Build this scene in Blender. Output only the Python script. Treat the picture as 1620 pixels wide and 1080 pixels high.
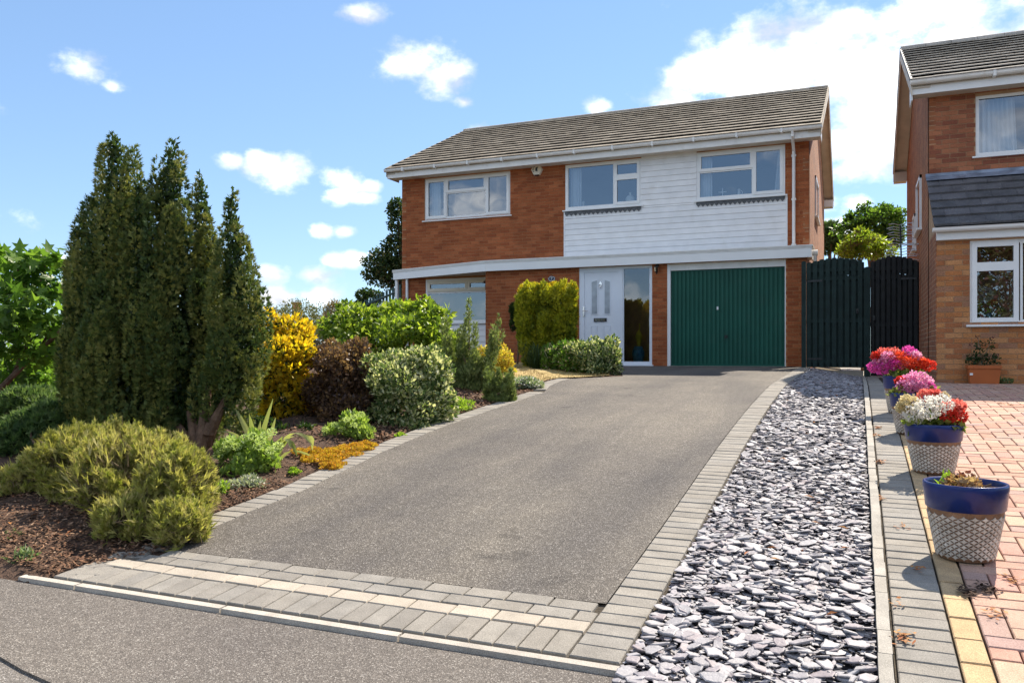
import bpy, math, random
import numpy as np
from mathutils import Vector, Matrix, Euler
random.seed(7)
rng = np.random.default_rng(11)
for _o in list(bpy.data.objects):
    bpy.data.objects.remove(_o)
SC = bpy.context.scene
COL = SC.collection
# ------------------------------------------------------------------ camera
ZC = 1.15                      # camera height above the pavement
FP = 1287.0                    # focal length in pixels of the 1620 px wide photograph
HY = 560.0                     # row of the horizon
YAW = math.radians(23.06)
CS, SN = math.cos(YAW), math.sin(YAW)
cam = bpy.data.objects.new('camera', bpy.data.cameras.new('camera'))
COL.objects.link(cam)
cam.location = (0, 0, ZC)
cam.rotation_euler = (math.pi / 2, 0, YAW)
cam.data.sensor_width = 36
cam.data.lens = FP / 1620 * 36
cam.data.shift_y = 20 / 1620
cam.data.clip_start = 0.05
cam.data.clip_end = 3000
SC.camera = cam
# ------------------------------------------------------------------ light and exposure
SUN_AZ, SUN_EL = math.radians(18), math.radians(48)
SUNV = Vector((math.sin(SUN_AZ) * math.cos(SUN_EL), math.cos(SUN_AZ) * math.cos(SUN_EL), math.sin(SUN_EL)))
sl = bpy.data.lights.new('sun', 'SUN')
sl.energy = 5.0
sl.angle = math.radians(0.53)
sl.color = (1.0, 0.90, 0.76)
sun = bpy.data.objects.new('sun', sl)
COL.objects.link(sun)
sun.rotation_euler = SUNV.to_track_quat('Z', 'Y').to_euler()
sun.location = (6, 20, 30)
SC.view_settings.view_transform = 'Standard'
SC.view_settings.look = 'None'
SC.view_settings.gamma = 1
SC.view_settings.use_curve_mapping = False
SC.view_settings.exposure = 1.02
SKY_STRENGTH = 0.11
SKY_TINT = (1.04, 1.29, 1.60, 1)


def ray(px, py):
    t = (px - 810) / FP
    v = (HY - py) / FP
    return Vector((CS * t - SN, SN * t + CS, v))


def W(px, py, Y):
    """point on the vertical plane at depth Y behind pixel"""
    d = ray(px, py)
    d = d * (Y / d.y)
    return Vector((d.x, d.y, d.z + ZC))


def SP(px, Y):
    """metres per photograph pixel at depth Y"""
    d = ray(px, HY)
    return (Y / d.y) / FP


world = bpy.data.worlds.new('World')
SC.world = world
world.use_nodes = True
wn, wl = world.node_tree.nodes, world.node_tree.links
wn.clear()


def sky_world():
    out = wn.new('ShaderNodeOutputWorld')
    bg = wn.new('ShaderNodeBackground')
    bg.inputs['Strength'].default_value = SKY_STRENGTH
    sky = wn.new('ShaderNodeTexSky')
    sky.sky_type = 'NISHITA'
    sky.sun_disc = False
    sky.sun_elevation = SUN_EL
    sky.sun_rotation = SUN_AZ
    sky.altitude = 60
    sky.air_density = 1.0
    sky.dust_density = 0.0
    sky.ozone_density = 2.2
    tc = wn.new('ShaderNodeTexCoord')
    nz = wn.new('ShaderNodeTexNoise')
    nz.inputs['Scale'].default_value = 13
    nz.inputs['Detail'].default_value = 7
    nz.inputs['Roughness'].default_value = 0.6
    mpn = wn.new('ShaderNodeMapping')
    mpn.inputs['Scale'].default_value = (1, 1, 1.5)
    wl.new(tc.outputs['Generated'], mpn.inputs[0])
    wl.new(mpn.outputs[0], nz.inputs['Vector'])
    # cumulus clouds: soft ellipses on the sky dome, broken up by the noise
    clouds = [(125, 110, 52, 26), (178, 138, 22, 12), (578, 22, 16, 18), (655, 100, 46, 34), (695, 118, 40, 30), (722, 112, 26, 18), (735, 162, 12, 9),
              (385, 252, 48, 15), (450, 275, 52, 26), (425, 262, 38, 18), (540, 283, 38, 20), (535, 308, 34, 14), (588, 293, 18, 10), (580, 316, 16, 10),
              (528, 365, 34, 11), (545, 410, 34, 13), (465, 437, 66, 16), (470, 468, 80, 22), (60, 412, 60, 16),
              (757, 202, 26, 15), (945, 172, 18, 12), (1100, 125, 62, 36), (1075, 160, 36, 28), (1130, 108, 40, 22),
              (1300, 110, 120, 95), (1420, 60, 190, 70), (1545, 20, 190, 55), (1240, 150, 62, 44), (1390, 180, 90, 80), (1350, 145, 80, 50),
              (1380, 262, 66, 30), (1345, 275, 40, 20), (1420, 240, 50, 34), (1330, 320, 60, 16), (1320, 362, 30, 14), (1380, 215, 60, 22)]
    VS = 1.7                                                # clouds are wider than high: work in a stretched sky
    sv = wn.new('ShaderNodeVectorMath')
    sv.operation = 'MULTIPLY'
    sv.inputs[1].default_value = (1, 1, VS)
    wl.new(tc.outputs['Generated'], sv.inputs[0])
    dirs = []
    for (px, py, a, b) in clouds:
        d = ray(px, py).normalized()
        ca = math.cos(math.atan((px - 810) / FP))
        r = max(b * 1.25 * VS * ca, a * .62 * ca) / FP * (.86 if px < 1150 else 1)
        if a / b > 2.6:
            for q in (-.5, .5):
                dirs.append((ray(px + q * a, py).normalized(), r * .9))
        else:
            dirs.append((d, r * 1.1))
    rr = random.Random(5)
    for k in range(30):                                     # clouds out of view, more and larger to brighten the shaded house front
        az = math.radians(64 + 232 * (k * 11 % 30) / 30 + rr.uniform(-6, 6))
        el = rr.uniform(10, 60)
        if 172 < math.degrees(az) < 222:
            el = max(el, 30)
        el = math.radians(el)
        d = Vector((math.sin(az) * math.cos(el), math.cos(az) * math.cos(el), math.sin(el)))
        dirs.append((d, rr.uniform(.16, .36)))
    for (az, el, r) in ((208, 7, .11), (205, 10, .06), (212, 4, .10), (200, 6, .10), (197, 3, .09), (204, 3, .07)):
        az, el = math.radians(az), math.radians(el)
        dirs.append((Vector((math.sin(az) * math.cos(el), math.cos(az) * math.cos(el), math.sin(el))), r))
    last = None
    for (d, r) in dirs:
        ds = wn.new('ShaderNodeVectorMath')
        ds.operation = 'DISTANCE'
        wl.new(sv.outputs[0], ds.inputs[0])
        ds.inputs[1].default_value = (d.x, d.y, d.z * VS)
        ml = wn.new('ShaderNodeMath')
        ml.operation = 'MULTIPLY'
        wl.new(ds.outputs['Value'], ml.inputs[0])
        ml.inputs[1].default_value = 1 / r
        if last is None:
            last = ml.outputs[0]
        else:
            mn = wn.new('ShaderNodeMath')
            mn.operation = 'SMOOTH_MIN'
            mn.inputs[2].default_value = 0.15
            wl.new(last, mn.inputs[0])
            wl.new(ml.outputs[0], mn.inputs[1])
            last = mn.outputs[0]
    # mask = smoothstep(distance + noise)
    ms = wn.new('ShaderNodeMath'); ms.operation = 'MULTIPLY_ADD'
    ms.inputs[1].default_value = 3.6
    wl.new(nz.outputs['Fac'], ms.inputs[0])
    wl.new(last, ms.inputs[2])
    mr = wn.new('ShaderNodeMapRange')
    mr.interpolation_type = 'SMOOTHSTEP'
    mr.inputs['From Min'].default_value = 2.88
    mr.inputs['From Max'].default_value = 1.55
    wl.new(ms.outputs[0], mr.inputs['Value'])
    # grey-white body, slightly darker towards the thick middle
    nb = wn.new('ShaderNodeTexNoise')
    nb.inputs['Scale'].default_value = 11
    nb.inputs['Detail'].default_value = 5
    wl.new(mpn.outputs[0], nb.inputs['Vector'])
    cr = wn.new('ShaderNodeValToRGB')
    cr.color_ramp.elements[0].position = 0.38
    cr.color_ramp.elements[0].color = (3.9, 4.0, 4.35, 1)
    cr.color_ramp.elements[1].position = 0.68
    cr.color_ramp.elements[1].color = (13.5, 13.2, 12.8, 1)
    wl.new(nb.outputs['Fac'], cr.inputs[0])
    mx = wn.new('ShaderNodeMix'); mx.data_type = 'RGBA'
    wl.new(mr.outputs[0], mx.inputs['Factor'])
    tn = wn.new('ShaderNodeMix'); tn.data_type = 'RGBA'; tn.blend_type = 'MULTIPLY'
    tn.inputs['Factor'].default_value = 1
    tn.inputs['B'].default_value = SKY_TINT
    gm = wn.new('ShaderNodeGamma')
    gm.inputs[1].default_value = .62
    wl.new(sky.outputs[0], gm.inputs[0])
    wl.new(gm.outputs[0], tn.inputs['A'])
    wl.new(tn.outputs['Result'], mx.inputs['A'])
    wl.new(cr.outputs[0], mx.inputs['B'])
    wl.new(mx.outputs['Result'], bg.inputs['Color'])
    wl.new(bg.outputs[0], out.inputs[0])


sky_world()

# ------------------------------------------------------------------ materials
MATS = {}


def nd(nt, typ, **kw):
    n = nt.nodes.new(typ)
    for k, v in kw.items():
        if k in n.inputs:
            n.inputs[k].default_value = v
        else:
            setattr(n, k, v)
    return n


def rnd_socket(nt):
    """one random number for each piece: face attribute 'tint' plus the object's own random"""
    at = nd(nt, 'ShaderNodeAttribute', attribute_name='tint')
    oi = nd(nt, 'ShaderNodeObjectInfo')
    ad = nd(nt, 'ShaderNodeMath', operation='ADD')
    nt.links.new(at.outputs['Fac'], ad.inputs[0])
    nt.links.new(oi.outputs['Random'], ad.inputs[1])
    fr = nd(nt, 'ShaderNodeMath', operation='FRACT')
    nt.links.new(ad.outputs[0], fr.inputs[0])
    return fr.outputs[0]


def ramp(nt, sock, stops, interp='LINEAR'):
    r = nd(nt, 'ShaderNodeValToRGB')
    cr = r.color_ramp
    cr.interpolation = interp
    n = len(stops)
    while len(cr.elements) < n:
        cr.elements.new(0.5)
    for e, (p, c) in zip(cr.elements, stops):
        e.position = p
        e.color = (c[0], c[1], c[2], 1)
    nt.links.new(sock, r.inputs[0])
    return r.outputs[0]


def mixc(nt, mode, fac, a, b):
    m = nd(nt, 'ShaderNodeMix', data_type='RGBA', blend_type=mode)
    if isinstance(fac, float) or isinstance(fac, int):
        m.inputs['Factor'].default_value = fac
    else:
        nt.links.new(fac, m.inputs['Factor'])
    for s, k in ((a, 'A'), (b, 'B')):
        if isinstance(s, tuple):
            m.inputs[k].default_value = (s[0], s[1], s[2], 1)
        else:
            nt.links.new(s, m.inputs[k])
    return m.outputs['Result']


def mat(name, stops, rough=0.8, var=0.25, nscale=6, fine=0, fscale=200, bump=0.0, bscale=80, spec=0.3, metal=0.0, coat=0.0, stain=None, interp='LINEAR'):
    """stops: colours picked per piece; var: large cloudy variation; fine: speckle"""
    m = bpy.data.materials.new(name)
    m.use_nodes = True
    nt = m.node_tree
    b = nt.nodes['Principled BSDF']
    geo = nd(nt, 'ShaderNodeNewGeometry')
    pos = geo.outputs['Position']
    if len(stops) == 1:
        c = ramp(nt, rnd_socket(nt), [(0, stops[0]), (1, stops[0])])
    else:
        n = len(stops)
        c = ramp(nt, rnd_socket(nt), [(i / (n if interp == 'CONSTANT' else n - 1), s) for i, s in enumerate(stops)], interp)
    if var:
        n1 = nd(nt, 'ShaderNodeTexNoise', Scale=nscale, Detail=5)
        nt.links.new(pos, n1.inputs['Vector'])
        g = ramp(nt, n1.outputs['Fac'], [(0.3, (1 - var,) * 3), (0.7, (1 + var,) * 3)])
        c = mixc(nt, 'MULTIPLY', 1.0, c, g)
    if fine:
        n2 = nd(nt, 'ShaderNodeTexNoise', Scale=fscale, Detail=2)
        nt.links.new(pos, n2.inputs['Vector'])
        g = ramp(nt, n2.outputs['Fac'], [(0.3, (1 - fine,) * 3), (0.7, (1 + fine,) * 3)])
        c = mixc(nt, 'MULTIPLY', 1.0, c, g)
    if stain:
        col, sc, lo, hi, amt = stain
        n3 = nd(nt, 'ShaderNodeTexNoise', Scale=sc, Detail=6, Roughness=0.65)
        nt.links.new(pos, n3.inputs['Vector'])
        f = ramp(nt, n3.outputs['Fac'], [(lo, (0, 0, 0)), (hi, (amt,) * 3)])
        c = mixc(nt, 'MIX', f, c, col)
    nt.links.new(c, b.inputs['Base Color'])
    b.inputs['Roughness'].default_value = rough
    b.inputs['Specular IOR Level'].default_value = spec
    b.inputs['Metallic'].default_value = metal
    b.inputs['Coat Weight'].default_value = coat
    if bump:
        n4 = nd(nt, 'ShaderNodeTexNoise', Scale=bscale, Detail=4)
        nt.links.new(pos, n4.inputs['Vector'])
        bp = nd(nt, 'ShaderNodeBump', Strength=bump, Distance=0.01)
        nt.links.new(n4.outputs['Fac'], bp.inputs['Height'])
        nt.links.new(bp.outputs[0], b.inputs['Normal'])
    MATS[name] = m
    return m


def leafmat(name, stops, rough=0.5, trans=0.35, spec=0.35, interp='LINEAR', tcol=1.35):
    m = bpy.data.materials.new(name)
    m.use_nodes = True
    nt = m.node_tree
    b = nt.nodes['Principled BSDF']
    n = len(stops)
    c = ramp(nt, rnd_socket(nt), [(i / (n if interp == 'CONSTANT' else max(1, n - 1)), s) for i, s in enumerate(stops)], interp)
    nt.links.new(c, b.inputs['Base Color'])
    b.inputs['Roughness'].default_value = rough
    b.inputs['Specular IOR Level'].default_value = spec
    tr = nd(nt, 'ShaderNodeBsdfTranslucent')
    t2 = mixc(nt, 'MULTIPLY', 1.0, c, (1, 1, 1) if name.startswith('petal') else (tcol, tcol * 1.05, tcol * 0.6))
    nt.links.new(t2, tr.inputs['Color'])
    mx = nd(nt, 'ShaderNodeMixShader')
    mx.inputs[0].default_value = min(.52, trans + .16)
    nt.links.new(b.outputs[0], mx.inputs[1])
    nt.links.new(tr.outputs[0], mx.inputs[2])
    nt.links.new(mx.outputs[0], nt.nodes['Material Output'].inputs['Surface'])
    MATS[name] = m
    return m


def glassmat(name, fac=0.3, tint=(0.8, 0.85, 0.87), rough=0.0, gcol=(.9, .95, 1)):
    m = bpy.data.materials.new(name)
    m.use_nodes = True
    nt = m.node_tree
    nt.nodes.clear()
    out = nd(nt, 'ShaderNodeOutputMaterial')
    tr = nd(nt, 'ShaderNodeBsdfTransparent'); tr.inputs[0].default_value = (*tint, 1)
    gl = nd(nt, 'ShaderNodeBsdfGlossy'); gl.inputs['Roughness'].default_value = rough
    gl.inputs[0].default_value = (*gcol, 1)
    geo = nd(nt, 'ShaderNodeNewGeometry')
    n4 = nd(nt, 'ShaderNodeTexNoise', Scale=1.6, Detail=1)
    nt.links.new(geo.outputs['Position'], n4.inputs['Vector'])
    bp = nd(nt, 'ShaderNodeBump', Strength=0.06, Distance=0.05)
    nt.links.new(n4.outputs['Fac'], bp.inputs['Height'])
    nt.links.new(bp.outputs[0], gl.inputs['Normal'])
    fr = nd(nt, 'ShaderNodeFresnel', IOR=1.5)
    ad = nd(nt, 'ShaderNodeMath', operation='ADD', use_clamp=True)
    ad.inputs[1].default_value = fac
    nt.links.new(fr.outputs[0], ad.inputs[0])
    mx = nd(nt, 'ShaderNodeMixShader')
    nt.links.new(ad.outputs[0], mx.inputs[0])
    nt.links.new(tr.outputs[0], mx.inputs[1])
    nt.links.new(gl.outputs[0], mx.inputs[2])
    nt.links.new(mx.outputs[0], out.inputs[0])
    MATS[name] = m
    return m


def brickwallmat(name, c1, c2, mortar):
    """brick courses for walls seen nearly edge-on (in the Y-Z plane)"""
    m = bpy.data.materials.new(name)
    m.use_nodes = True
    nt = m.node_tree
    b = nt.nodes['Principled BSDF']
    geo = nd(nt, 'ShaderNodeNewGeometry')
    sp = nd(nt, 'ShaderNodeSeparateXYZ')
    nt.links.new(geo.outputs['Position'], sp.inputs[0])
    cb = nd(nt, 'ShaderNodeCombineXYZ')
    nt.links.new(sp.outputs['Y'], cb.inputs['X'])
    nt.links.new(sp.outputs['Z'], cb.inputs['Y'])
    br = nd(nt, 'ShaderNodeTexBrick', Scale=1.0)
    br.inputs['Brick Width'].default_value = 0.225
    br.inputs['Row Height'].default_value = 0.075
    br.inputs['Mortar Size'].default_value = 0.005
    br.inputs['Color1'].default_value = (*c1, 1)
    br.inputs['Color2'].default_value = (*c2, 1)
    br.inputs['Mortar'].default_value = (*mortar, 1)
    nt.links.new(cb.outputs[0], br.inputs['Vector'])
    n1 = nd(nt, 'ShaderNodeTexNoise', Scale=3, Detail=6)
    nt.links.new(geo.outputs['Position'], n1.inputs['Vector'])
    g = ramp(nt, n1.outputs['Fac'], [(0.3, (.75,) * 3), (0.7, (1.2,) * 3)])
    c = mixc(nt, 'MULTIPLY', 1.0, br.outputs['Color'], g)
    nt.links.new(c, b.inputs['Base Color'])
    b.inputs['Roughness'].default_value = 0.9
    bp = nd(nt, 'ShaderNodeBump', Strength=0.6, Distance=0.008)
    nt.links.new(br.outputs['Fac'], bp.inputs['Height'])
    bp.invert = True
    nt.links.new(bp.outputs[0], b.inputs['Normal'])
    MATS[name] = m
    return m


def tarmac(name, c, speck, patch=0.24, worn=False):
    m = bpy.data.materials.new(name)
    m.use_nodes = True
    nt = m.node_tree
    b = nt.nodes['Principled BSDF']
    geo = nd(nt, 'ShaderNodeNewGeometry')
    pos = geo.outputs['Position']
    v = nd(nt, 'ShaderNodeTexVoronoi', Scale=210)
    nt.links.new(pos, v.inputs['Vector'])
    sp = nd(nt, 'ShaderNodeSeparateColor')
    nt.links.new(v.outputs['Color'], sp.inputs[0])
    g = ramp(nt, sp.outputs[0], [(0, tuple(x * .6 for x in c)), (.55, c), (.86, tuple(x * 1.35 for x in c)), (1, speck)])
    n1 = nd(nt, 'ShaderNodeTexNoise', Scale=.8, Detail=7, Roughness=.6)
    nt.links.new(pos, n1.inputs['Vector'])
    gg = ramp(nt, n1.outputs['Fac'], [(0.3, (1 - patch, 1 - patch, 1 - patch * .8)), (0.7, (1 + patch, 1 + patch * .95, 1 + patch * .8))])
    cc = mixc(nt, 'MULTIPLY', 1.0, g, gg)
    n2 = nd(nt, 'ShaderNodeTexNoise', Scale=22, Detail=5, Roughness=.7)
    nt.links.new(pos, n2.inputs['Vector'])
    g2 = ramp(nt, n2.outputs['Fac'], [(0.3, (.82,) * 3), (0.7, (1.16,) * 3)])
    cc = mixc(nt, 'MULTIPLY', 1.0, cc, g2)
    if worn:                                                # wheel tracks along the drive and a few oil spots
        mp = nd(nt, 'ShaderNodeMapping')
        mp.inputs['Scale'].default_value = (1.5, .16, 1)
        nt.links.new(pos, mp.inputs[0])
        n5 = nd(nt, 'ShaderNodeTexNoise', Scale=1.3, Detail=4)
        nt.links.new(mp.outputs[0], n5.inputs['Vector'])
        cc = mixc(nt, 'MULTIPLY', 1.0, cc, ramp(nt, n5.outputs['Fac'], [(.35, (.80, .80, .82)), (.62, (1.12, 1.10, 1.06))]))
        n6 = nd(nt, 'ShaderNodeTexNoise', Scale=2.6, Detail=3)
        nt.links.new(pos, n6.inputs['Vector'])
        cc = mixc(nt, 'MULTIPLY', 1.0, cc, ramp(nt, n6.outputs['Fac'], [(.24, (.62, .62, .63)), (.33, (1, 1, 1))]))
    nt.links.new(cc, b.inputs['Base Color'])
    b.inputs['Roughness'].default_value = 0.85
    b.inputs['Specular IOR Level'].default_value = 0.25
    bp = nd(nt, 'ShaderNodeBump', Strength=0.55, Distance=0.006)
    nt.links.new(v.outputs['Distance'], bp.inputs['Height'])
    nt.links.new(bp.outputs[0], b.inputs['Normal'])
    MATS[name] = m
    return m


mat('white', [(.80, .80, .79)], rough=.35, var=.03, nscale=3, spec=.5)
mat('board_white', [(.76, .76, .765), (.82, .81, .80)], rough=.45, var=.06, nscale=4, spec=.4, stain=((.55, .52, .45), 2.2, .55, .85, .45))
mat('cream', [(.76, .68, .54)], rough=.45, var=.05, nscale=3)
mat('soffit', [(.62, .55, .46)], rough=.7, var=.1, nscale=4)
mat('gutter_white', [(.80, .78, .74)], rough=.35, var=.06, nscale=5, spec=.5, stain=((.45, .36, .25), 7, .55, .8, .35))
mat('brick_red', [(.30, .085, .030), (.35, .105, .038), (.265, .072, .026), (.38, .12, .045), (.32, .094, .033)], rough=.9, var=.16, nscale=2.2, fine=.22, fscale=70, bump=.5, bscale=90, interp='CONSTANT')
mat('brick_orange', [(.46, .20, .075), (.42, .165, .06), (.36, .135, .055), (.50, .235, .10), (.33, .16, .09)], rough=.9, var=.14, nscale=3, fine=.2, fscale=60, bump=.5, bscale=80, interp='CONSTANT')
mat('brick_dark', [(.27, .095, .05), (.33, .12, .06), (.23, .075, .042), (.37, .14, .07)], rough=.9, var=.15, nscale=3, fine=.2, fscale=60, bump=.5, bscale=80, interp='CONSTANT')
mat('mortar', [(.44, .22, .105)], rough=.95, var=.2, nscale=5, fine=.15, bump=.3)
mat('mortar_pale', [(.42, .27, .16)], rough=.95, var=.2, nscale=5, fine=.15, bump=.3)
brickwallmat('sidebrick', (.36, .135, .05), (.27, .09, .035), (.46, .30, .18))
brickwallmat('sidebrick_n', (.34, .125, .05), (.24, .08, .035), (.44, .28, .17))
mat('rooftile', [(.27, .23, .18), (.33, .285, .225), (.21, .178, .14), (.37, .32, .255)], rough=.9, var=.25, nscale=4, fine=.25, fscale=60, bump=.5, bscale=60, stain=((.33, .30, .2), 9, .58, .75, .5))
mat('rooftile_n', [(.36, .33, .29), (.42, .385, .34), (.31, .285, .25)], rough=.9, var=.2, nscale=4, fine=.25, fscale=60, bump=.5, bscale=60)
mat('slate_tile', [(.085, .085, .09), (.105, .10, .105), (.07, .07, .075)], rough=.75, var=.25, nscale=5, fine=.3, fscale=80, bump=.4, bscale=70, stain=((.55, .55, .5), 42, .63, .70, .8))
mat('lead', [(.22, .26, .33)], rough=.5, var=.35, nscale=6, fine=.1, metal=.3, bump=.2, bscale=12)
mat('lead_dark', [(.10, .105, .11)], rough=.6, var=.35, nscale=12, fine=.1)
mat('garage_green', [(.006, .082, .056)], rough=.5, var=.14, nscale=1.6, spec=.3, stain=((.05, .11, .085), 3, .55, .85, .35))
mat('door_white', [(.72, .76, .82)], rough=.35, var=.02, nscale=3, spec=.5)
mat('chrome', [(.7, .7, .7)], rough=.2, var=0, metal=1)
mat('alu', [(.75, .76, .78)], rough=.35, var=.1, metal=.8)
mat('black_metal', [(.012, .012, .013)], rough=.4, var=.1, spec=.5)
mat('plaque_blue', [(.01, .015, .05)], rough=.25, var=0, spec=.6)
mat('room', [(.05, .05, .055)], rough=.9, var=.1)
mat('curtain', [(.75, .77, .80)], rough=.9, var=.04)
mat('fence_black', [(.012, .0135, .0145), (.018, .020, .020), (.014, .016, .017)], rough=.75, var=.3, nscale=8, fine=.3, fscale=90, bump=.3)
mat('fence_green', [(.009, .024, .022), (.013, .030, .027), (.011, .027, .025)], rough=.7, var=.25, nscale=8, fine=.3, fscale=90, bump=.3)
mat('fence_teal', [(.012, .045, .048), (.016, .055, .055)], rough=.7, var=.25, nscale=8)
mat('paver_grey', [(.24, .218, .187), (.272, .25, .216), (.213, .196, .172), (.257, .237, .207), (.235, .22, .197)], rough=.9, var=.13, nscale=9, fine=.28, fscale=230, bump=.45, bscale=260, stain=((.17, .15, .12), 4, .56, .8, .45))
mat('paver_pale', [(.39, .34, .275), (.36, .315, .258), (.42, .37, .30)], rough=.9, var=.1, nscale=9, fine=.22, fscale=230, bump=.4, bscale=260, stain=((.28, .25, .2), 4, .56, .8, .4))
mat('paver_yellow', [(.44, .305, .165), (.48, .34, .19), (.40, .28, .155)], rough=.9, var=.14, nscale=9, fine=.28, fscale=200, bump=.4, bscale=260, stain=((.16, .12, .08), 5, .55, .75, .5))
mat('paver_red', [(.44, .25, .175), (.40, .225, .18), (.48, .32, .225), (.37, .20, .145), (.45, .29, .215), (.34, .225, .20), (.47, .34, .235)], rough=.9, var=.13, nscale=8, fine=.25, fscale=200, bump=.4, bscale=260, stain=((.22, .14, .11), 4, .56, .8, .5))
mat('kerb', [(.31, .285, .245), (.34, .315, .275), (.28, .262, .23)], rough=.9, var=.16, nscale=7, fine=.25, fscale=230, bump=.4, bscale=220, stain=((.16, .14, .12), 9, .56, .75, .5))
mat('kerb_pale', [(.40, .36, .31), (.43, .39, .335), (.37, .335, .29)], rough=.9, var=.16, nscale=7, fine=.25, fscale=230, bump=.4, bscale=220, stain=((.16, .14, .12), 9, .58, .8, .5))
mat('joint', [(.055, .045, .033)], rough=1, var=.4, nscale=30, fine=.4, fscale=300, bump=.6)
tarmac('tarmac_drive', (.108, .0975, .085), (.34, .32, .29), .24, True)
tarmac('tarmac_path', (.122, .108, .095), (.32, .30, .27), .14)
tarmac('tarmac_road', (.13, .118, .106), (.32, .30, .28), .12)
mat('soil', [(.07, .042, .028)], rough=1, var=.4, nscale=9, fine=.5, fscale=120, bump=.9, bscale=70)
mat('earth', [(.09, .07, .04)], rough=1, var=.3, nscale=.8, fine=.3, fscale=30)
mat('mulch', [(.09, .045, .026), (.14, .07, .04), (.065, .035, .022), (.20, .11, .06), (.17, .085, .045), (.30, .20, .13)], rough=.95, var=.1)
mat('deadleaf', [(.33, .12, .03), (.28, .09, .03), (.40, .20, .06), (.24, .10, .05)], rough=.8, var=.1)
mat('slate', [(.24, .228, .24), (.295, .284, .294), (.20, .187, .202), (.34, .33, .338), (.262, .24, .254), (.22, .184, .195)], rough=.62, var=.14, nscale=12, fine=.14, fscale=160, bump=.35, bscale=55, spec=.45)
mat('slate_bed', [(.05, .048, .055)], rough=1, var=.4, nscale=30, fine=.4)
mat('pot_blue', [(.004, .018, .12)], rough=.28, var=.3, nscale=9, spec=.35, coat=.12)
mat('pot_brown', [(.23, .13, .075)], rough=.7, var=.3, nscale=14, fine=.2)
mat('pot_cream', [(.56, .51, .44), (.50, .45, .385), (.60, .555, .49)], rough=.6, var=.25, nscale=10, fine=.2, stain=((.27, .17, .10), 9, .52, .72, .6))
mat('terracotta', [(.42, .115, .032)], rough=.6, var=.08, nscale=5)
mat('bark', [(.14, .085, .055)], rough=.95, var=.4, nscale=14, fine=.3, bump=.8, bscale=40)
mat('twig', [(.20, .14, .09)], rough=.95, var=.3, nscale=14)
mat('vase_blue', [(.05, .24, .36)], rough=.3, var=.5, nscale=14)
mat('yellowish', [(.55, .42, .04)], rough=.6, var=.2)
mat('ornament_white', [(.75, .75, .74)], rough=.4, var=.03)
mat('drygrass', [(.32, .23, .09), (.40, .30, .13), (.24, .20, .07)], rough=.9, var=.1)
glassmat('glass', .17)
glassmat('glass_low', .15)
glassmat('glass_dark', .10, tint=(.55, .6, .62))
mat('frosted', [(.36, .40, .44)], rough=.25, var=.25, nscale=6, spec=.6)

leafmat('yew', [(.035, .072, .024), (.06, .10, .03), (.10, .14, .038), (.19, .205, .055), (.32, .30, .085)], rough=.65, trans=.14)
leafmat('heath', [(.20, .21, .05), (.30, .29, .07), (.40, .37, .12), (.46, .40, .18), (.25, .29, .05)], rough=.7, trans=.3)
leafmat('juniper', [(.045, .085, .03), (.075, .125, .04), (.11, .17, .055), (.16, .22, .08)], rough=.6, trans=.3)
leafmat('gold', [(.62, .42, .015), (.72, .50, .03), (.55, .38, .02), (.34, .30, .02), (.70, .44, .012)], rough=.5, trans=.35)
leafmat('goldorange', [(.50, .36, .05), (.56, .42, .06), (.34, .33, .05), (.50, .30, .05)], rough=.5, trans=.35)
leafmat('purple', [(.075, .042, .04), (.13, .075, .05), (.22, .125, .065), (.10, .07, .065), (.30, .18, .095)], rough=.45, trans=.25)
leafmat('varieg', [(.06, .10, .035), (.10, .15, .05), (.18, .23, .08), (.62, .60, .38), (.48, .50, .24), (.13, .19, .07), (.56, .56, .34)], rough=.45, trans=.25, interp='CONSTANT')
leafmat('bright', [(.09, .15, .018), (.14, .21, .022), (.22, .30, .032), (.32, .38, .05)], rough=.4, trans=.4)
leafmat('fig', [(.045, .10, .016), (.075, .15, .022), (.12, .21, .03), (.18, .28, .045)], rough=.4, trans=.4)
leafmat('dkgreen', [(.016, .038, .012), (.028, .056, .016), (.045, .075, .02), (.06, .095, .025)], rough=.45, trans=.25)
leafmat('olive', [(.06, .075, .02), (.10, .11, .03), (.15, .14, .05), (.20, .18, .08)], rough=.6, trans=.25)
leafmat('pinkish', [(.16, .13, .06), (.24, .17, .10), (.30, .22, .14), (.12, .12, .04)], rough=.6, trans=.25)
leafmat('rosemary', [(.10, .14, .045), (.16, .20, .065), (.22, .27, .095), (.30, .34, .15)], rough=.6, trans=.25)
leafmat('goldyew', [(.05, .075, .010), (.13, .16, .014), (.25, .27, .02), (.40, .38, .026), (.50, .45, .04)], rough=.55, trans=.3)
leafmat('sedum', [(.16, .25, .045), (.23, .33, .06), (.32, .40, .10), (.13, .21, .05)], rough=.45, trans=.3)
leafmat('sedumhead', [(.46, .56, .22), (.54, .62, .30), (.40, .50, .20)], rough=.7, trans=.25)
leafmat('orangemat', [(.52, .23, .03), (.58, .32, .035), (.44, .33, .03), (.40, .18, .03), (.54, .40, .04)], rough=.6, trans=.25)
leafmat('lime', [(.22, .34, .03), (.30, .42, .05), (.16, .27, .03)], rough=.5, trans=.35)
leafmat('strap', [(.24, .27, .09), (.33, .34, .15), (.18, .22, .07)], rough=.45, trans=.3)
leafmat('silver', [(.30, .33, .26), (.40, .42, .34), (.22, .27, .18)], rough=.8, trans=.2)
leafmat('weed', [(.10, .17, .07), (.16, .22, .10), (.22, .27, .15)], rough=.6, trans=.3)
leafmat('geranleaf', [(.10, .19, .03), (.16, .25, .045), (.22, .25, .06), (.13, .15, .05)], rough=.55, trans=.35)
leafmat('petal_white', [(.78, .77, .72), (.70, .68, .60)], rough=.7, trans=.3)
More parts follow.
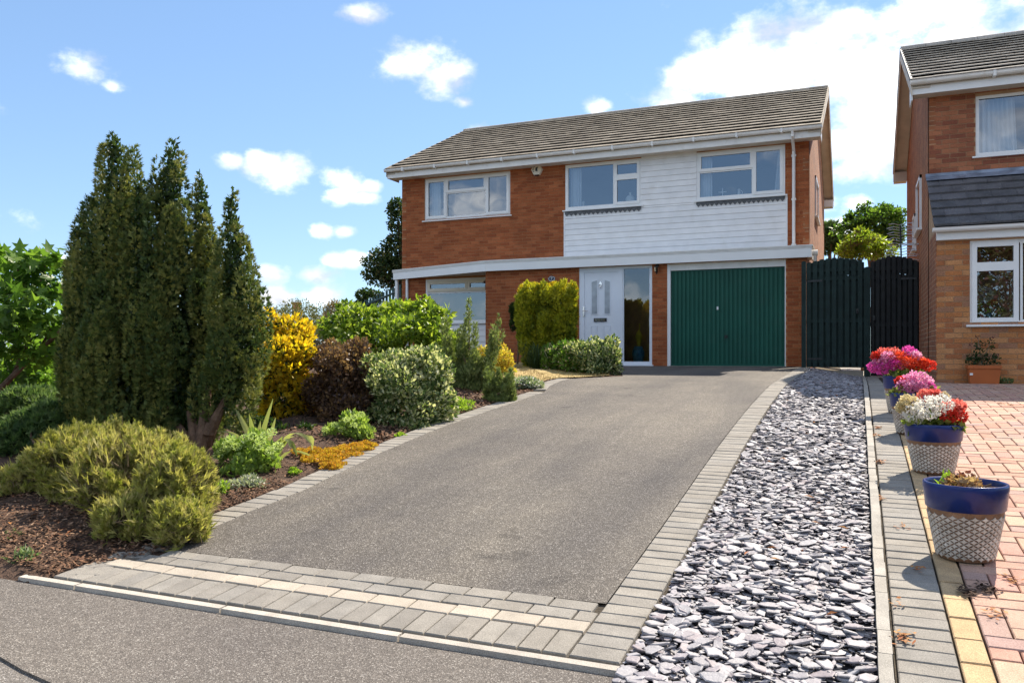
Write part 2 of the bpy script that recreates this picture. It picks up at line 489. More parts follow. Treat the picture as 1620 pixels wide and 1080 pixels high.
leafmat('petal_cream', [(.62, .53, .28), (.68, .58, .36)], rough=.7, trans=.3)
leafmat('petal_red', [(.62, .035, .025), (.70, .06, .03), (.50, .02, .02)], rough=.6, trans=.3, tcol=1.1)
leafmat('petal_orange', [(.75, .10, .03), (.70, .07, .03)], rough=.6, trans=.3, tcol=1.1)
leafmat('petal_pink', [(.78, .32, .50), (.82, .42, .58), (.72, .20, .42), (.84, .54, .66)], rough=.6, trans=.3, tcol=1.1)
leafmat('petal_magenta', [(.66, .06, .36), (.72, .12, .46), (.60, .05, .30)], rough=.6, trans=.3, tcol=1.1)
leafmat('petal_coral', [(.75, .16, .13), (.78, .24, .18), (.66, .08, .08)], rough=.6, trans=.3, tcol=1.1)
leafmat('driedflower', [(.30, .16, .08), (.38, .24, .13), (.45, .32, .20)], rough=.9, trans=.2)
leafmat('copper', [(.07, .02, .03), (.10, .03, .035), (.13, .05, .04)], rough=.45, trans=.3)
# ------------------------------------------------------------------ mesh helpers
class MB:
    def __init__(s):
        s.v, s.f, s.t, s.cur = [], [], [], 0.0

    def tint(s):
        s.cur = random.random()
        return s

    def face(s, idx):
        s.f.append(idx); s.t.append(s.cur)

    def quad(s, a, b, c, d):
        n = len(s.v); s.v += [tuple(a), tuple(b), tuple(c), tuple(d)]; s.face((n, n + 1, n + 2, n + 3)); return s

    def box(s, x0, x1, y0, y1, z0, z1):
        n = len(s.v)
        s.v += [(x0, y0, z0), (x1, y0, z0), (x1, y1, z0), (x0, y1, z0), (x0, y0, z1), (x1, y0, z1), (x1, y1, z1), (x0, y1, z1)]
        for q in ((3, 2, 1, 0), (4, 5, 6, 7), (0, 1, 5, 4), (1, 2, 6, 5), (2, 3, 7, 6), (3, 0, 4, 7)):
            s.face(tuple(n + i for i in q))
        return s

    def hexa(s, p):
        """8 points: bottom ring 0-3, top ring 4-7"""
        n = len(s.v); s.v += [tuple(q) for q in p]
        for q in ((3, 2, 1, 0), (4, 5, 6, 7), (0, 1, 5, 4), (1, 2, 6, 5), (2, 3, 7, 6), (3, 0, 4, 7)):
            s.face(tuple(n + i for i in q))
        return s

    def prism(s, poly, vec):
        """poly: list of 3D points, swept along vec"""
        n, k = len(s.v), len(poly)
        vec = Vector(vec)
        s.v += [tuple(p) for p in poly] + [tuple(Vector(p) + vec) for p in poly]
        s.face(tuple(range(n + k - 1, n - 1, -1)))
        s.face(tuple(range(n + k, n + 2 * k)))
        for i in range(k):
            j = (i + 1) % k
            s.face((n + i, n + j, n + k + j, n + k + i))
        return s

    def tube(s, pts, r, n=7, caps=True):
        pts = [Vector(p) for p in pts]
        rs = r if isinstance(r, (list, tuple)) else [r] * len(pts)
        base = len(s.v)
        for i, p in enumerate(pts):
            d = (pts[min(i + 1, len(pts) - 1)] - pts[max(i - 1, 0)])
            if d.length < 1e-6:
                d = Vector((0, 0, 1))
            d.normalize()
            a = d.cross(Vector((0, 0, 1)) if abs(d.z) < .9 else Vector((1, 0, 0))).normalized()
            b = d.cross(a)
            for k in range(n):
                t = 2 * math.pi * k / n
                s.v.append(tuple(p + (a * math.cos(t) + b * math.sin(t)) * rs[i]))
        for i in range(len(pts) - 1):
            for k in range(n):
                k2 = (k + 1) % n
                s.face((base + i * n + k, base + i * n + k2, base + (i + 1) * n + k2, base + (i + 1) * n + k))
        if caps:
            s.face(tuple(base + k for k in range(n - 1, -1, -1)))
            e = base + (len(pts) - 1) * n
            s.face(tuple(e + k for k in range(n)))
        return s

    def lathe(s, prof, c, n=24, close=False):
        base = len(s.v)
        for (r, z) in prof:
            for k in range(n):
                t = 2 * math.pi * k / n
                s.v.append((c[0] + r * math.cos(t), c[1] + r * math.sin(t), c[2] + z))
        for i in range(len(prof) - 1):
            for k in range(n):
                k2 = (k + 1) % n
                s.face((base + i * n + k, base + i * n + k2, base + (i + 1) * n + k2, base + (i + 1) * n + k))
        if close:
            s.face(tuple(base + k for k in range(n - 1, -1, -1)))
            e = base + (len(prof) - 1) * n
            s.face(tuple(e + k for k in range(n)))
        return s

    def ball(s, c, r, n=12, m=8):
        prof = [(max(1e-4, math.sin(math.pi * i / m)) * 1.0, -math.cos(math.pi * i / m)) for i in range(m + 1)]
        rx = r if isinstance(r, (tuple, list)) else (r, r, r)
        b0 = len(s.v)
        s.lathe(prof, (0, 0, 0), n)
        for i in range(b0, len(s.v)):
            v = s.v[i]
            s.v[i] = (c[0] + v[0] * rx[0], c[1] + v[1] * rx[1], c[2] + v[2] * rx[2])
        return s

    def mesh(s, name, smooth=False):
        me = bpy.data.meshes.new(name)
        me.from_pydata(s.v, [], s.f)
        at = me.attributes.new('tint', 'FLOAT', 'FACE')
        at.data.foreach_set('value', s.t)
        if smooth:
            me.shade_smooth()
        me.update()
        return me


def link(name, data, material=None, parent=None, loc=None, pinv=None, kind=None):
    o = bpy.data.objects.new(name, data)
    COL.objects.link(o)
    if material and data is not None and len(data.materials) == 0:
        data.materials.append(MATS[material])
    if loc is not None:
        o.location = loc
    if parent is not None:
        o.parent = parent
        if parent.get('_wl') is not None:
            o.matrix_parent_inverse = Matrix.Translation(-Vector(parent['_wl']))
    if kind:
        o['kind'] = kind
    return o


def part(name, mb, material, parent, smooth=False, kind=None, label=None):
    o = link(name, mb.mesh(name, smooth), material, parent, kind=kind)
    if label:
        o['label'] = label
    return o


def thing(name, label, cat, loc, group=None):
    o = bpy.data.objects.new(name, None)
    COL.objects.link(o)
    o.empty_display_size = .2
    o.location = loc
    o['_wl'] = tuple(loc)
    o['label'] = label
    o['category'] = cat
    if group:
        o['group'] = group
    return o


def solo(name, mb, material, label, cat, group=None, smooth=False):
    o = link(name, mb.mesh(name, smooth), material)
    o['label'] = label
    o['category'] = cat
    if group:
        o['group'] = group
    return o


def struct(name, mb, material, smooth=False):
    return link(name, mb.mesh(name, smooth), material, kind='structure')


# ------------------------------------------------------------------ the lie of the land
def herm(y, a, b):
    (y0, z0, s0), (y1, z1, s1) = a, b
    h = y1 - y0
    u = (y - y0) / h
    return z0 * (2 * u**3 - 3 * u**2 + 1) + z1 * (-2 * u**3 + 3 * u**2) + h * (s0 * (u**3 - 2 * u**2 + u) + s1 * (u**3 - u**2))


KL = [(2.87, .025, .098), (7.0, .425, .088), (16.9, .90, .012)]
KR = [(2.87, .025, .098), (7.0, .405, .085), (12.6, .73, .006)]


def prof(y, K):
    if y <= K[0][0]:
        return max(-.02, K[0][1] - (K[0][0] - y) * .3)
    for a, b in zip(K, K[1:]):
        if y <= b[0]:
            return herm(y, a, b)
    return K[-1][1]


def gz(x, y):
    t = min(1, max(0, (x + .85) / .9))
    return prof(y, KL) * (1 - t) + prof(y, KR) * t


def G(px, py):
    """where the pixel's ray meets the ground"""
    d = ray(px, py)
    lo, prev = None, 1.2
    y = 1.2
    while y < 40:
        p = d * (y / d.y)
        if p.z + ZC <= gz(p.x, y):
            a, b = prev, y
            for _ in range(30):
                m = (a + b) / 2
                q = d * (m / d.y)
                if q.z + ZC <= gz(q.x, m): b = m
                else: a = m
            q = d * (b / d.y)
            return Vector((q.x, q.y, gz(q.x, q.y)))
        prev = y
        y += .05
    q = d * (18 / d.y)
    return Vector((q.x, q.y, gz(q.x, q.y)))


def interp(pts):
    """x as a function of y through sorted (x, y) points"""
    ys = [p[1] for p in pts]
    xs = [p[0] for p in pts]
    return lambda y: float(np.interp(y, ys, xs))


# drive outline (tarmac side) read from the photograph
_ri = [G(*p) for p in ((960, 953), (1046, 834), (1140, 700), (1186, 642), (1218, 609), (1246, 592))]
RIN = interp([(p.x, p.y) for p in _ri])
_le = [G(*p) for p in ((275, 866), (345, 830), (480, 775), (600, 717), (700, 675), (800, 641), (861, 620))]
LIN_PTS = [(p.x, p.y) for p in _le]
LIN_PTS.sort(key=lambda p: p[1])
YEND = LIN_PTS[-1][1]
YE2 = 12.1
_l2 = G(898, 600)
LPTS = LIN_PTS + [(G(px, py).x, G(px, py).y) for (px, py) in ((868, 611), (885, 603), (902, 599), (985, 595))] + [(W(985, 580, 16.9).x - .1, 16.96)]
LPTS.sort(key=lambda p: p[1])
LIN = interp(LPTS)
print('drive left', LPTS)
print('drive right', [(round(p.x, 2), round(p.y, 2), round(p.z, 2)) for p in _ri])
Y0 = 2.87          # back of the front kerb
YT = Y0 + .515     # tarmac starts
KX = 0.062         # slate bed's right kerb, left face
YG = 16.35         # the side gates


def sheet(name, material, xa, xb, ys, n, dz, kind='structure', jitter=0, zf=None):
    mb = MB()
    for y in ys:
        a, b = xa(y), xb(y)
        for i in range(n + 1):
            x = a + (b - a) * i / n
            z = (zf or gz)(x, y) + dz + (random.uniform(-jitter, jitter) if jitter else 0)
            mb.v.append((x, y, z))
    for j in range(len(ys) - 1):
        for i in range(n):
            k = j * (n + 1) + i
            mb.face((k, k + 1, k + n + 2, k + n + 1))
    return struct(name, mb, material, smooth=True)


def lin(a, b, n):
    return [a + (b - a) * i / n for i in range(n + 1)]


def build_ground():
    xs = [-900, -300, -120, -60, -36] + lin(-24, 14, 38) + [20, 36, 80, 300, 900]
    ys = [-900, -300, -100, -40, -20, -8, 0, 1.2] + lin(1.8, 20, 52) + [24, 30, 50, 120, 300, 1200]
    mb = MB()
    for y in ys:
        for x in xs:
            mb.v.append((x, y, gz(x, y) - .07))
    m = len(xs)
    for j in range(len(ys) - 1):
        for i in range(m - 1):
            k = j * m + i
            mb.face((k, k + 1, k + m + 1, k + m))
    struct('ground', mb, 'earth', smooth=True)


build_ground()
REDGE = lambda x: 2.03 - .27 * (x + 2.8) if x < -2.8 else (2.03 - .20 * (x + 2.8) if x < -1 else 1.67)


def build_road():
    mb = MB()
    xs = [-30, -12, -8, -6, -5, -4, -3.4, -2.8, -2.2, -1.6, -1, 0, 2, 6, 14]
    for x in xs:
        mb.v += [(x, min(2.6, REDGE(x)), .0), (x, Y0 - .055, .0)]
    for i in range(len(xs) - 1):
        mb.face((2 * i, 2 * i + 2, 2 * i + 3, 2 * i + 1))
    # the drop to the carriageway
    for i in range(len(xs) - 1):
        a, b = mb.v[2 * i], mb.v[2 * i + 2]
        mb.quad((a[0], a[1], -.025), (b[0], b[1], -.025), b, a)
    struct('pavement', mb, 'tarmac_path')
    mb = MB()
    mb.quad((-60, -6.5, -.010), (60, -6.5, -.010), (60, 2.7, -.010), (-60, 2.7, -.010))
    struct('road', mb, 'tarmac_road')


build_road()
sheet('driveway', 'tarmac_drive', lambda y: LIN(y), lambda y: RIN(y), [YT + (16.98 - YT) * i / 240 for i in range(241)], 10, 0.0)
# a bed of dark jointing under all the blocks
def build_bedding():
    mb = MB()
    mb.quad((-3.82, Y0 - .003, .006), (RIN(YT) + .21, Y0 - .003, .006), (RIN(YT) + .21, YT + .02, gz(-2, YT + .02) - .012), (-3.40, YT + .02, gz(-2, YT + .02) - .012))
    ys = lin(YT, 16.5, 50)
    for a, b in zip(ys, ys[1:]):
        mb.quad((RIN(a) - .03, a, gz(RIN(a), a) - .014), (RIN(a) + .215, a, gz(RIN(a), a) - .014), (RIN(b) + .215, b, gz(RIN(b), b) - .014), (RIN(b) - .03, b, gz(RIN(b), b) - .014))
    ys = lin(YT, YE2, 60)
    for a, b in zip(ys, ys[1:]):
        mb.quad((LIN(a) - .235, a, gz(-3, a) - .014), (LIN(a) + .03, a, gz(-3, a) - .014), (LIN(b) + .03, b, gz(-3, b) - .014), (LIN(b) - .235, b, gz(-3, b) - .014))
    struct('edging_bed', mb, 'joint')


build_bedding()


def chamfer_block(name, lx, ly, h, ch=.004):
    mb = MB()
    x, y = lx / 2, ly / 2
    mb.v = [(-x, -y, -h), (x, -y, -h), (x, y, -h), (-x, y, -h), (-x, -y, -ch), (x, -y, -ch), (x, y, -ch), (-x, y, -ch),
            (-x + ch, -y + ch, 0), (x - ch, -y + ch, 0), (x - ch, y - ch, 0), (-x + ch, y - ch, 0)]
    for q in ((0, 1, 5, 4), (1, 2, 6, 5), (2, 3, 7, 6), (3, 0, 4, 7), (4, 5, 9, 8), (5, 6, 10, 9), (6, 7, 11, 10), (7, 4, 8, 11), (8, 9, 10, 11)):
        mb.face(q)
    return mb.mesh(name)


BLK = {}


def block(parent, x, y, ang, material, lx=.2, ly=.1, name='paving_block', dz=.0):
    """one block on the sloping ground, its long side at ang to the X axis"""
    key = (material, round(lx, 3), round(ly, 3))
    if key not in BLK:
        BLK[key] = chamfer_block('paving_block', lx - .005, ly - .005, .05)
        BLK[key].materials.append(MATS[material])
    o = link(name, BLK[key], None, parent)
    sx = (gz(x + .1, y) - gz(x - .1, y)) / .2
    sy = (gz(x, y + .1) - gz(x, y - .1)) / .2
    nrm = Vector((-sx + random.gauss(0, .006), -sy + random.gauss(0, .006), 1)).normalized()
    ux = Vector((math.cos(ang), math.sin(ang), 0))
    ux = (ux - nrm * ux.dot(nrm)).normalized()
    uy = nrm.cross(ux)
    o.matrix_basis = Matrix((ux, uy, nrm)).transposed().to_4x4()
    o.location = (x, y, gz(x, y) + .006 + dz + random.uniform(-.002, .002))
    return o


def empty_struct(name):
    """the setting's paved strips: a thin base that carries the blocks"""
    return bpy.data.objects[name]


def build_edging():
    E = empty_struct('edging_bed')
    # front: soldiers, one pale stretcher course, two grey stretcher courses
    x1 = RIN(YT)
    x = x1 - .052
    k = 0
    while x > -3.72:
        block(E, x, Y0 + .1, math.pi / 2 + random.gauss(0, .004), 'paver_grey')
        x -= .1015
    for c, (m, off) in enumerate((('paver_pale', .0), ('paver_grey', .09), ('paver_grey', .03))):
        y = Y0 + .253 + .1015 * c
        x = x1 - .1 - off
        xl = -3.60 + .09 * c
        if off > .05:
            block(E, x1 - .043, y, 0, m, .085, .1)
        while x > xl:
            block(E, x, y, random.gauss(0, .004), m)
            x -= .2025
    for (px, py, a) in ((170, 893, .5), (140, 905, .25), (205, 878, .35)):
        p = G(px, py)
        block(E, p.x, p.y, a, 'paver_grey', .2, .1)
    # right edging: headers across, up to the side gate
    y = Y0 + .052
    while y < 16.45:
        a, b = RIN(max(YT, y) - .15), RIN(max(YT, y) + .15)
        xi = RIN(YT) if y < YT else RIN(y)
        sl = 0 if y < YT + .2 else math.atan2(b - a, .3)
        block(E, xi + .104, y, -sl * .6 + random.gauss(0, .004), 'paver_grey', .2, .1 if y < 8 else .1)
        y += .1018
    # left edging
    y = YT + .03
    while y < YE2:
        if YEND - .02 < y < YEND + .25:
            y += .1018
            continue
        a, b = LIN(y - .12), LIN(y + .12) if y > YEND else LIN(min(YEND, y + .12))
        sl = math.atan2(b - a, .24)
        block(E, LIN(y) - .095, y, -sl + random.gauss(0, .006), 'paver_grey')
        y += .1018 * math.cos(sl)
    # the flush kerb in front
    mb = MB()
    mb.box(-3.95, RIN(YT) + .2, Y0 - .055, Y0 - .003, -.03, -.005)
    K = struct('kerb_bed', mb, 'joint')
    x = RIN(YT) + .215
    L = .915
    while x > -4.0:
        xa = max(x - L + .006, -3.93)
        m2 = MB()
        y0, y1, h = Y0 - .054, Y0 - .006, .020
        m2.hexa([(xa, y0, -.03), (x, y0, -.03), (x, y1, -.03), (xa, y1, -.03), (xa + .003, y0 + .006, h), (x - .003, y0 + .006, h), (x - .003, y1 - .002, h + .002), (xa + .003, y1 - .002, h + .002)])
        part('kerb_stone', m2, 'kerb_pale', K)
        x -= L


build_edging()


def build_right_kerb():
    mb = MB()
    ys = lin(Y0 - .05, YG - .15, 40)
    for a, b in zip(ys, ys[1:]):
        mb.quad((KX - .01, a, gz(KX, a) - .03), (KX + .06, a, gz(KX, a) - .03), (KX + .06, b, gz(KX, b) - .03), (KX - .01, b, gz(KX, b) - .03))
    K = struct('slate_kerb_bed', mb, 'joint')
    y = Y0 - .06
    k = 0
    while y < YG - .3:
        L = .199
        z0, z1 = gz(KX, y) + .022 + random.uniform(-.003, .003), gz(KX, y + L) + .022 + random.uniform(-.003, .003)
        m2 = MB()
        a, b = y + .002, y + L - .002
        xo = random.uniform(-.002, .002)
        m2.hexa([(KX + xo, a, z0 - .12), (KX + .055 + xo, a, z0 - .12), (KX + .055 + xo, b, z1 - .12), (KX + xo, b, z1 - .12),
                 (KX + .004 + xo, a, z0), (KX + .051 + xo, a, z0), (KX + .051 + xo, b, z1), (KX + .004 + xo, b, z1)])
        part('kerb_block', m2, 'kerb', K)
        y += L


build_right_kerb()


def build_neighbour_paving():
    # bedding sheet
    mb = MB()
    ys = lin(1.8, 13.4, 50)
    for a, b in zip(ys, ys[1:]):
        mb.quad((KX + .055, a, gz(.5, a) - .012), (4.5, a, gz(.5, a) - .012), (4.5, b, gz(.5, b) - .012), (KX + .055, b, gz(.5, b) - .012))
    mb.quad((KX + .055, 13.4, gz(.5, 13.4) - .012), (1.05, 13.4, gz(.5, 13.4) - .012), (1.05, 16.4, gz(.5, 16.4) - .012), (KX + .055, 16.4, gz(.5, 16.4) - .012))
    B = struct('neighbour_driveway', mb, 'joint')
    xg = KX + .058
    y = 2.75
    n = 0
    while y < 16.3:
        block(B, xg + .104, y, random.gauss(0, .006), 'paver_grey', .2, .1)
        y += .1016
    y = 2.75
    while y < 13.2:
        block(B, xg + .258, y, math.pi / 2 + random.gauss(0, .008), 'paver_yellow', .2, .1)
        y += .2016
    # red blocks in a 90 degree herringbone
    xr = xg + .312
    cells = []
    for i in range(-40, 140):
        for j in range(-80, 140):
            # herringbone: unit of two blocks repeated along (1,1) and (2,-2)... in units of 0.1 m
            pass
    u = .1012
    spots = []
    for a in range(-70, 80):
        for b in range(-40, 60):
            ox, oy = a + 2 * b, a - 2 * b
            spots.append((ox + 1, oy + .5, 0))          # lying along X: covers x..x+2
            spots.append((ox + .5, oy + 2, 1))          # lying along Y: covers y+1..y+3
    out = []
    for (i, j, o) in spots:
        x, y = xr + i * u, 2.6 + j * u
        w, h = ((.2, .1) if o == 0 else (.1, .2))
        x0, x1 = x - w / 2, x + w / 2
        if x1 <= xr + .01 or y < 2.4 or y > 13.25 or x > .25 + .19 * y:
            continue
        if x0 < xr - .01:
            x0 = xr
        out.append((x0, x1, y, h, o))
    out.sort(key=lambda q: q[0] ** 2 + q[2] ** 2)
    rest = MB()
    for k, (x0, x1, y, h, o) in enumerate(out):
        x, w = (x0 + x1) / 2, x1 - x0
        if w < .03:
            continue
        if k < 300:
            if o == 0:
                block(B, x, y, random.gauss(0, .008), 'paver_red', round(w, 2), .1)
            else:
                block(B, x, y, math.pi / 2 + random.gauss(0, .008), 'paver_red', .2, round(w, 2))
        else:
            rest.tint()
            a, b, c, d = x0 + .004, x1 - .004, y - h / 2 + .004, y + h / 2 - .004
            dz = .006 + random.uniform(-.003, .003)
            zc, zd = gz(x, c), gz(x, d)
            rest.hexa([(a - .003, c - .003, zc - .05), (b + .003, c - .003, zc - .05), (b + .003, d + .003, zd - .05), (a - .003, d + .003, zd - .05), (a, c, zc + dz), (b, c, zc + dz), (b, d, zd + dz), (a, d, zd + dz)])
    part('paving_blocks', rest, 'paver_red', B, kind='stuff')


build_neighbour_paving()


def ROUT(y):
    return RIN(max(y, YT)) + .208


def build_slates():
    ys = lin(Y0 - .02, YG - .05, 60)
    mb = MB()
    for y in ys:
        a = ROUT(y)
        for i in range(7):
            x = a + (KX - a) * i / 6
            mb.v.append((x, y, gz(x, y) - .028))
    for j in range(len(ys) - 1):
        for i in range(6):
            k = j * 7 + i
            mb.face((k, k + 1, k + 8, k + 7))
    S = struct('slate_bed', mb, 'slate_bed')

    def chip(mb, x, y, z, r, seedr, tilt):
        n = seedr.choice((4, 5, 5, 6, 7))
        el = seedr.uniform(.4, .9)
        a0 = seedr.uniform(0, 6.28)
        th = r * seedr.uniform(.05, .13)
        rot = Euler((seedr.gauss(0, tilt), seedr.gauss(0, tilt), a0)).to_matrix()
        b = len(mb.v)
        ring = []
        for k in range(n):
            t = 2 * math.pi * k / n + seedr.uniform(-.3, .3)
            q = r * seedr.uniform(.7, 1.2)
            ring.append((q * math.cos(t), q * math.sin(t) * el))
        for zz, sc in ((-th, .95), (th * .4, 1.0), (th, .86)):
            for (u, v) in ring:
                p = rot @ Vector((u * sc, v * sc, zz))
                mb.v.append((x + p.x, y + p.y, z + p.z))
        for L in range(2):
            for k in range(n):
                k2 = (k + 1) % n
                mb.face((b + L * n + k, b + L * n + k2, b + (L + 1) * n + k2, b + (L + 1) * n + k))
        mb.face(tuple(b + 2 * n + k for k in range(n)))

    sr = random.Random(3)
    chips = []
    y = Y0
    for band in range(135):
        yb = Y0 - .16 + band * .1
        if yb > YG - .1:
            break
        w = KX - ROUT(yb)
        dens = 3200 if yb < 4.5 else (2200 if yb < 6 else 1150)
        for _ in range(int(w * .1 * dens)):
            x = ROUT(yb) + w * sr.uniform(.0, 1.0)
            yy = yb + .1 * sr.random()
            r = min(.05, max(.009, sr.lognormvariate(math.log(.0185 if yb < 6 else .025), .5)))
            x = min(KX - r * .8, max(ROUT(yy) + r * .75, x))
            chips.append((r, x, yy))
    near = sorted([c for c in chips], key=lambda c: -(c[0] / math.hypot(c[1], c[2])))[:300]
    nearset = set(near)
    rest = MB()
    for c in chips:
        if c in nearset:
            continue
        r, x, yy = c
        rest.tint()
        chip(rest, x, yy, max(.018, gz(x, yy)) - .022 + sr.random() * .028, r, sr, .17)
    part('slate_chippings', rest, 'slate', S, kind='stuff')
    protos = []
    for k in range(24):
        m = MB()
        chip(m, 0, 0, 0, .05, sr, .02)
        me = m.mesh('slate_chip')
        me.materials.append(MATS['slate'])
        protos.append(me)
    for (r, x, yy) in near:
        o = link('slate_chip', sr.choice(protos), None, S, (x, yy, max(.018, gz(x, yy)) + .004 + sr.random() * .010))
        s = r / .05
        o.scale = (s, s, s)
        o.rotation_euler = (sr.gauss(0, .14) + .07, sr.gauss(0, .14), sr.uniform(0, 6.28))


build_slates()


def build_bed():
    # planted bank left of the drive
    XL = -16.0

    def zf(x, y):
        e = (LIN(min(max(y, YT), YEND)) if y < YEND else LIN(YEND) - 0.3) - .22
        if y < YT:
            e = -3.55 - (YT - y) * .5
        t = min(1, max(0, (e - x) / .9))
        return max(gz(x, y), -.0) + .0 + .07 * t + (.02 * math.sin(x * 5.1) * math.sin(y * 4.3) + .015 * math.sin(11 * x + 7 * y)) * t

    mb = MB()
    ys = [Y0 - .10] + lin(Y0, 17.6, 240)
    n = 46
    for y in ys:
        if y <= Y0:
            e = -3.80
        elif y < YT:
            e = -3.80 + (y - Y0) / (YT - Y0) * (-3.80 + 3.45) * -1
        elif y < YE2:
            e = LIN(y) - .18
        else:
            e = LIN(min(y, 16.9)) - .01
        for i in range(n + 1):
            t = (i / n) ** 2
            x = e + (XL - e) * t
            z = zf(x, y)
            if y < Y0 - .05:
                z = -.012
            mb.v.append((x, y, z + (.0 if i == 0 else random.uniform(-.01, .012)) - .012))
    for j in range(len(ys) - 1):
        for i in range(n):
            k = j * (n + 1) + i
            mb.face((k + 1, k, k + n + 1, k + n + 2))
    struct('garden_bed', mb, 'soil', smooth=True)
    return zf


BEDZ = build_bed()


def bedz(x, y):
    return BEDZ(x, y)


def build_mulch():
    N = 20000
    mb = MB()
    r = random.Random(9)
    for i in range(N):
        if i < 10500:
            y = r.uniform(Y0 + .02, 4.8)
        else:
            y = r.uniform(4.2, 15)
        if y < YT:
            e = -3.80 + (y - Y0) / (YT - Y0) * .35
        elif y < YEND:
            e = LIN(y) - .2
        else:
            e = LIN(min(y, 16)) - .15
        if y > YEND + .5 and r.random() < .85:
            continue
        x = e - abs(r.gauss(0, 1.15)) if y < 5 else e - abs(r.gauss(0, .7))
        z = bedz(x, y)
        L, w = r.uniform(.005, .016), r.uniform(.003, .006)
        if y > 6: L *= 1.6; w *= 1.8
        a = r.uniform(0, 6.28)
        d = Vector((math.cos(a), math.sin(a), r.gauss(.1, .3)))
        s = Vector((-math.sin(a), math.cos(a), r.gauss(0, .3)))
        c = Vector((x, y, z + .006 + r.random() * .01))
        mb.cur = r.random()
        mb.quad(c - d * L - s * w, c + d * L - s * w * .6, c + d * L * .8 + s * w, c - d * L * .9 + s * w)
    o = link('bark_mulch', mb.mesh('bark_mulch'), 'mulch', kind='stuff')
    o['label'] = 'brown bark mulch strewn over the planting bed'
    o['category'] = 'mulch'


build_mulch()


def build_lawn():
    mb = MB()
    r = random.Random(4)
    ys = lin(YEND + .35, 15.8, 40)
    for y in ys:
        for i in range(5):
            x = LIN(y) - .22 - 2.0 * i / 4
            mb.v.append((x, y, bedz(x, y) + .012))
    for j in range(len(ys) - 1):
        for i in range(4):
            k = j * 5 + i
            mb.face((k + 1, k, k + 5, k + 6))
    struct('lawn', mb, 'drygrass')
    mb = MB()
    for _ in range(9000):
        y = r.uniform(YEND + .35, 15.8)
        x = LIN(y) - .22 - 2.0 * r.random() ** 1.3
        z = bedz(x, y) + .012
        h = r.uniform(.015, .04)
        a = r.uniform(0, 6.28)
        w = Vector((math.cos(a), math.sin(a), 0)) * .003
        t = Vector((x + r.gauss(0, .012), y + r.gauss(0, .012), z + h))
        mb.cur = r.random()
        n = len(mb.v)
        mb.v += [tuple(Vector((x, y, z)) - w), tuple(Vector((x, y, z)) + w), tuple(t)]
        mb.face((n, n + 1, n + 2))
    o = link('dry_grass', mb.mesh('dry_grass'), 'drygrass', kind='stuff')
    o['label'] = 'strip of parched yellow lawn grass behind the drive edging'
    o['category'] = 'grass'


build_lawn()
# ------------------------------------------------------------------ building kit
UNIT = MB().box(-.5, .5, -.5, .5, -.5, .5).mesh('unit_piece')
UNITS = {}


def unit(material):
    if material not in UNITS:
        me = UNIT.copy()
        me.materials.append(MATS[material])
        UNITS[material] = me
    return UNITS[material]


def sub1(a, b, cuts):
    """interval [a,b] minus cuts"""
    segs = [(a, b)]
    for c0, c1 in cuts:
        new = []
        for s0, s1 in segs:
            if c1 <= s0 or c0 >= s1:
                new.append((s0, s1))
            else:
                if c0 > s0: new.append((s0, c0))
                if c1 < s1: new.append((c1, s1))
        segs = new
    return segs


def slab(mb, x0, x1, y0, y1, z0, z1, holes):
    xs = sorted(set([x0, x1] + [min(max(h[i], x0), x1) for h in holes for i in (0, 1)]))
    zs = sorted(set([z0, z1] + [min(max(h[i], z0), z1) for h in holes for i in (2, 3)]))
    for a, b in zip(xs, xs[1:]):
        run = None
        for c, d in zip(zs, zs[1:]):
            cx, cz = (a + b) / 2, (c + d) / 2
            inside = any(h[0] < cx < h[1] and h[2] < cz < h[3] for h in holes)
            if inside:
                if run: mb.box(a, b, y0, y1, *run); run = None
            else:
                run = (run[0], d) if run else (c, d)
        if run:
            mb.box(a, b, y0, y1, *run)


def brick_rects(x0, x1, z0, z1, holes, off=0.0, bl=.225, bh=.075):
    """stretcher bond clipped to the openings; returns (x0,x1,z0,z1) of each brick's face"""
    out = []
    n = int(math.ceil((z1 - z0) / bh))
    for c in range(n):
        za, zb = z0 + c * bh, min(z1, z0 + (c + 1) * bh)
        zm = (za + zb) / 2
        if zb - za < .03: continue
        cuts = [(h[0], h[1]) for h in holes if h[2] < zm < h[3]]
        for s0, s1 in sub1(x0, x1, cuts):
            x = s0 - ((s0 - off - (bl / 2 if c % 2 else 0)) % bl)
            while x < s1 - .012:
                a, b = max(x, s0), min(x + bl, s1)
                if b - a > .03:
                    out.append((a + .005, b - .005, za + .005, zb - .005))
                x += bl
    return out


def bricks(parent, walls, material, limit=300):
    """walls: list of (Y face, rects). The bricks that show largest become parts, the rest one part."""
    allb = [(math.hypot((a + b) / 2, Y), Y, a, b, c, d) for Y, rects in walls for (a, b, c, d) in rects]
    allb.sort()
    rest = MB()
    me = unit(material)
    for k, (_, Y, a, b, c, d) in enumerate(allb):
        pr = random.uniform(-.0015, .0025)
        if k < limit:
            o = link('brick', me, None, parent, ((a + b) / 2, Y + .035 - pr, (c + d) / 2))
            o.scale = (b - a, .07, d - c)
        else:
            rest.tint()
            n = len(rest.v)
            y0, y1 = Y - pr, Y + .02
            rest.v += [(a, y0, c), (b, y0, c), (b, y0, d), (a, y0, d), (a, y1, c), (b, y1, c), (b, y1, d), (a, y1, d)]
            for q in ((0, 1, 2, 3), (1, 5, 6, 2), (3, 2, 6, 7), (4, 0, 3, 7), (0, 4, 5, 1)):
                rest.face(tuple(n + i for i in q))
    if rest.f:
        part('bricks', rest, material, parent, kind='stuff')


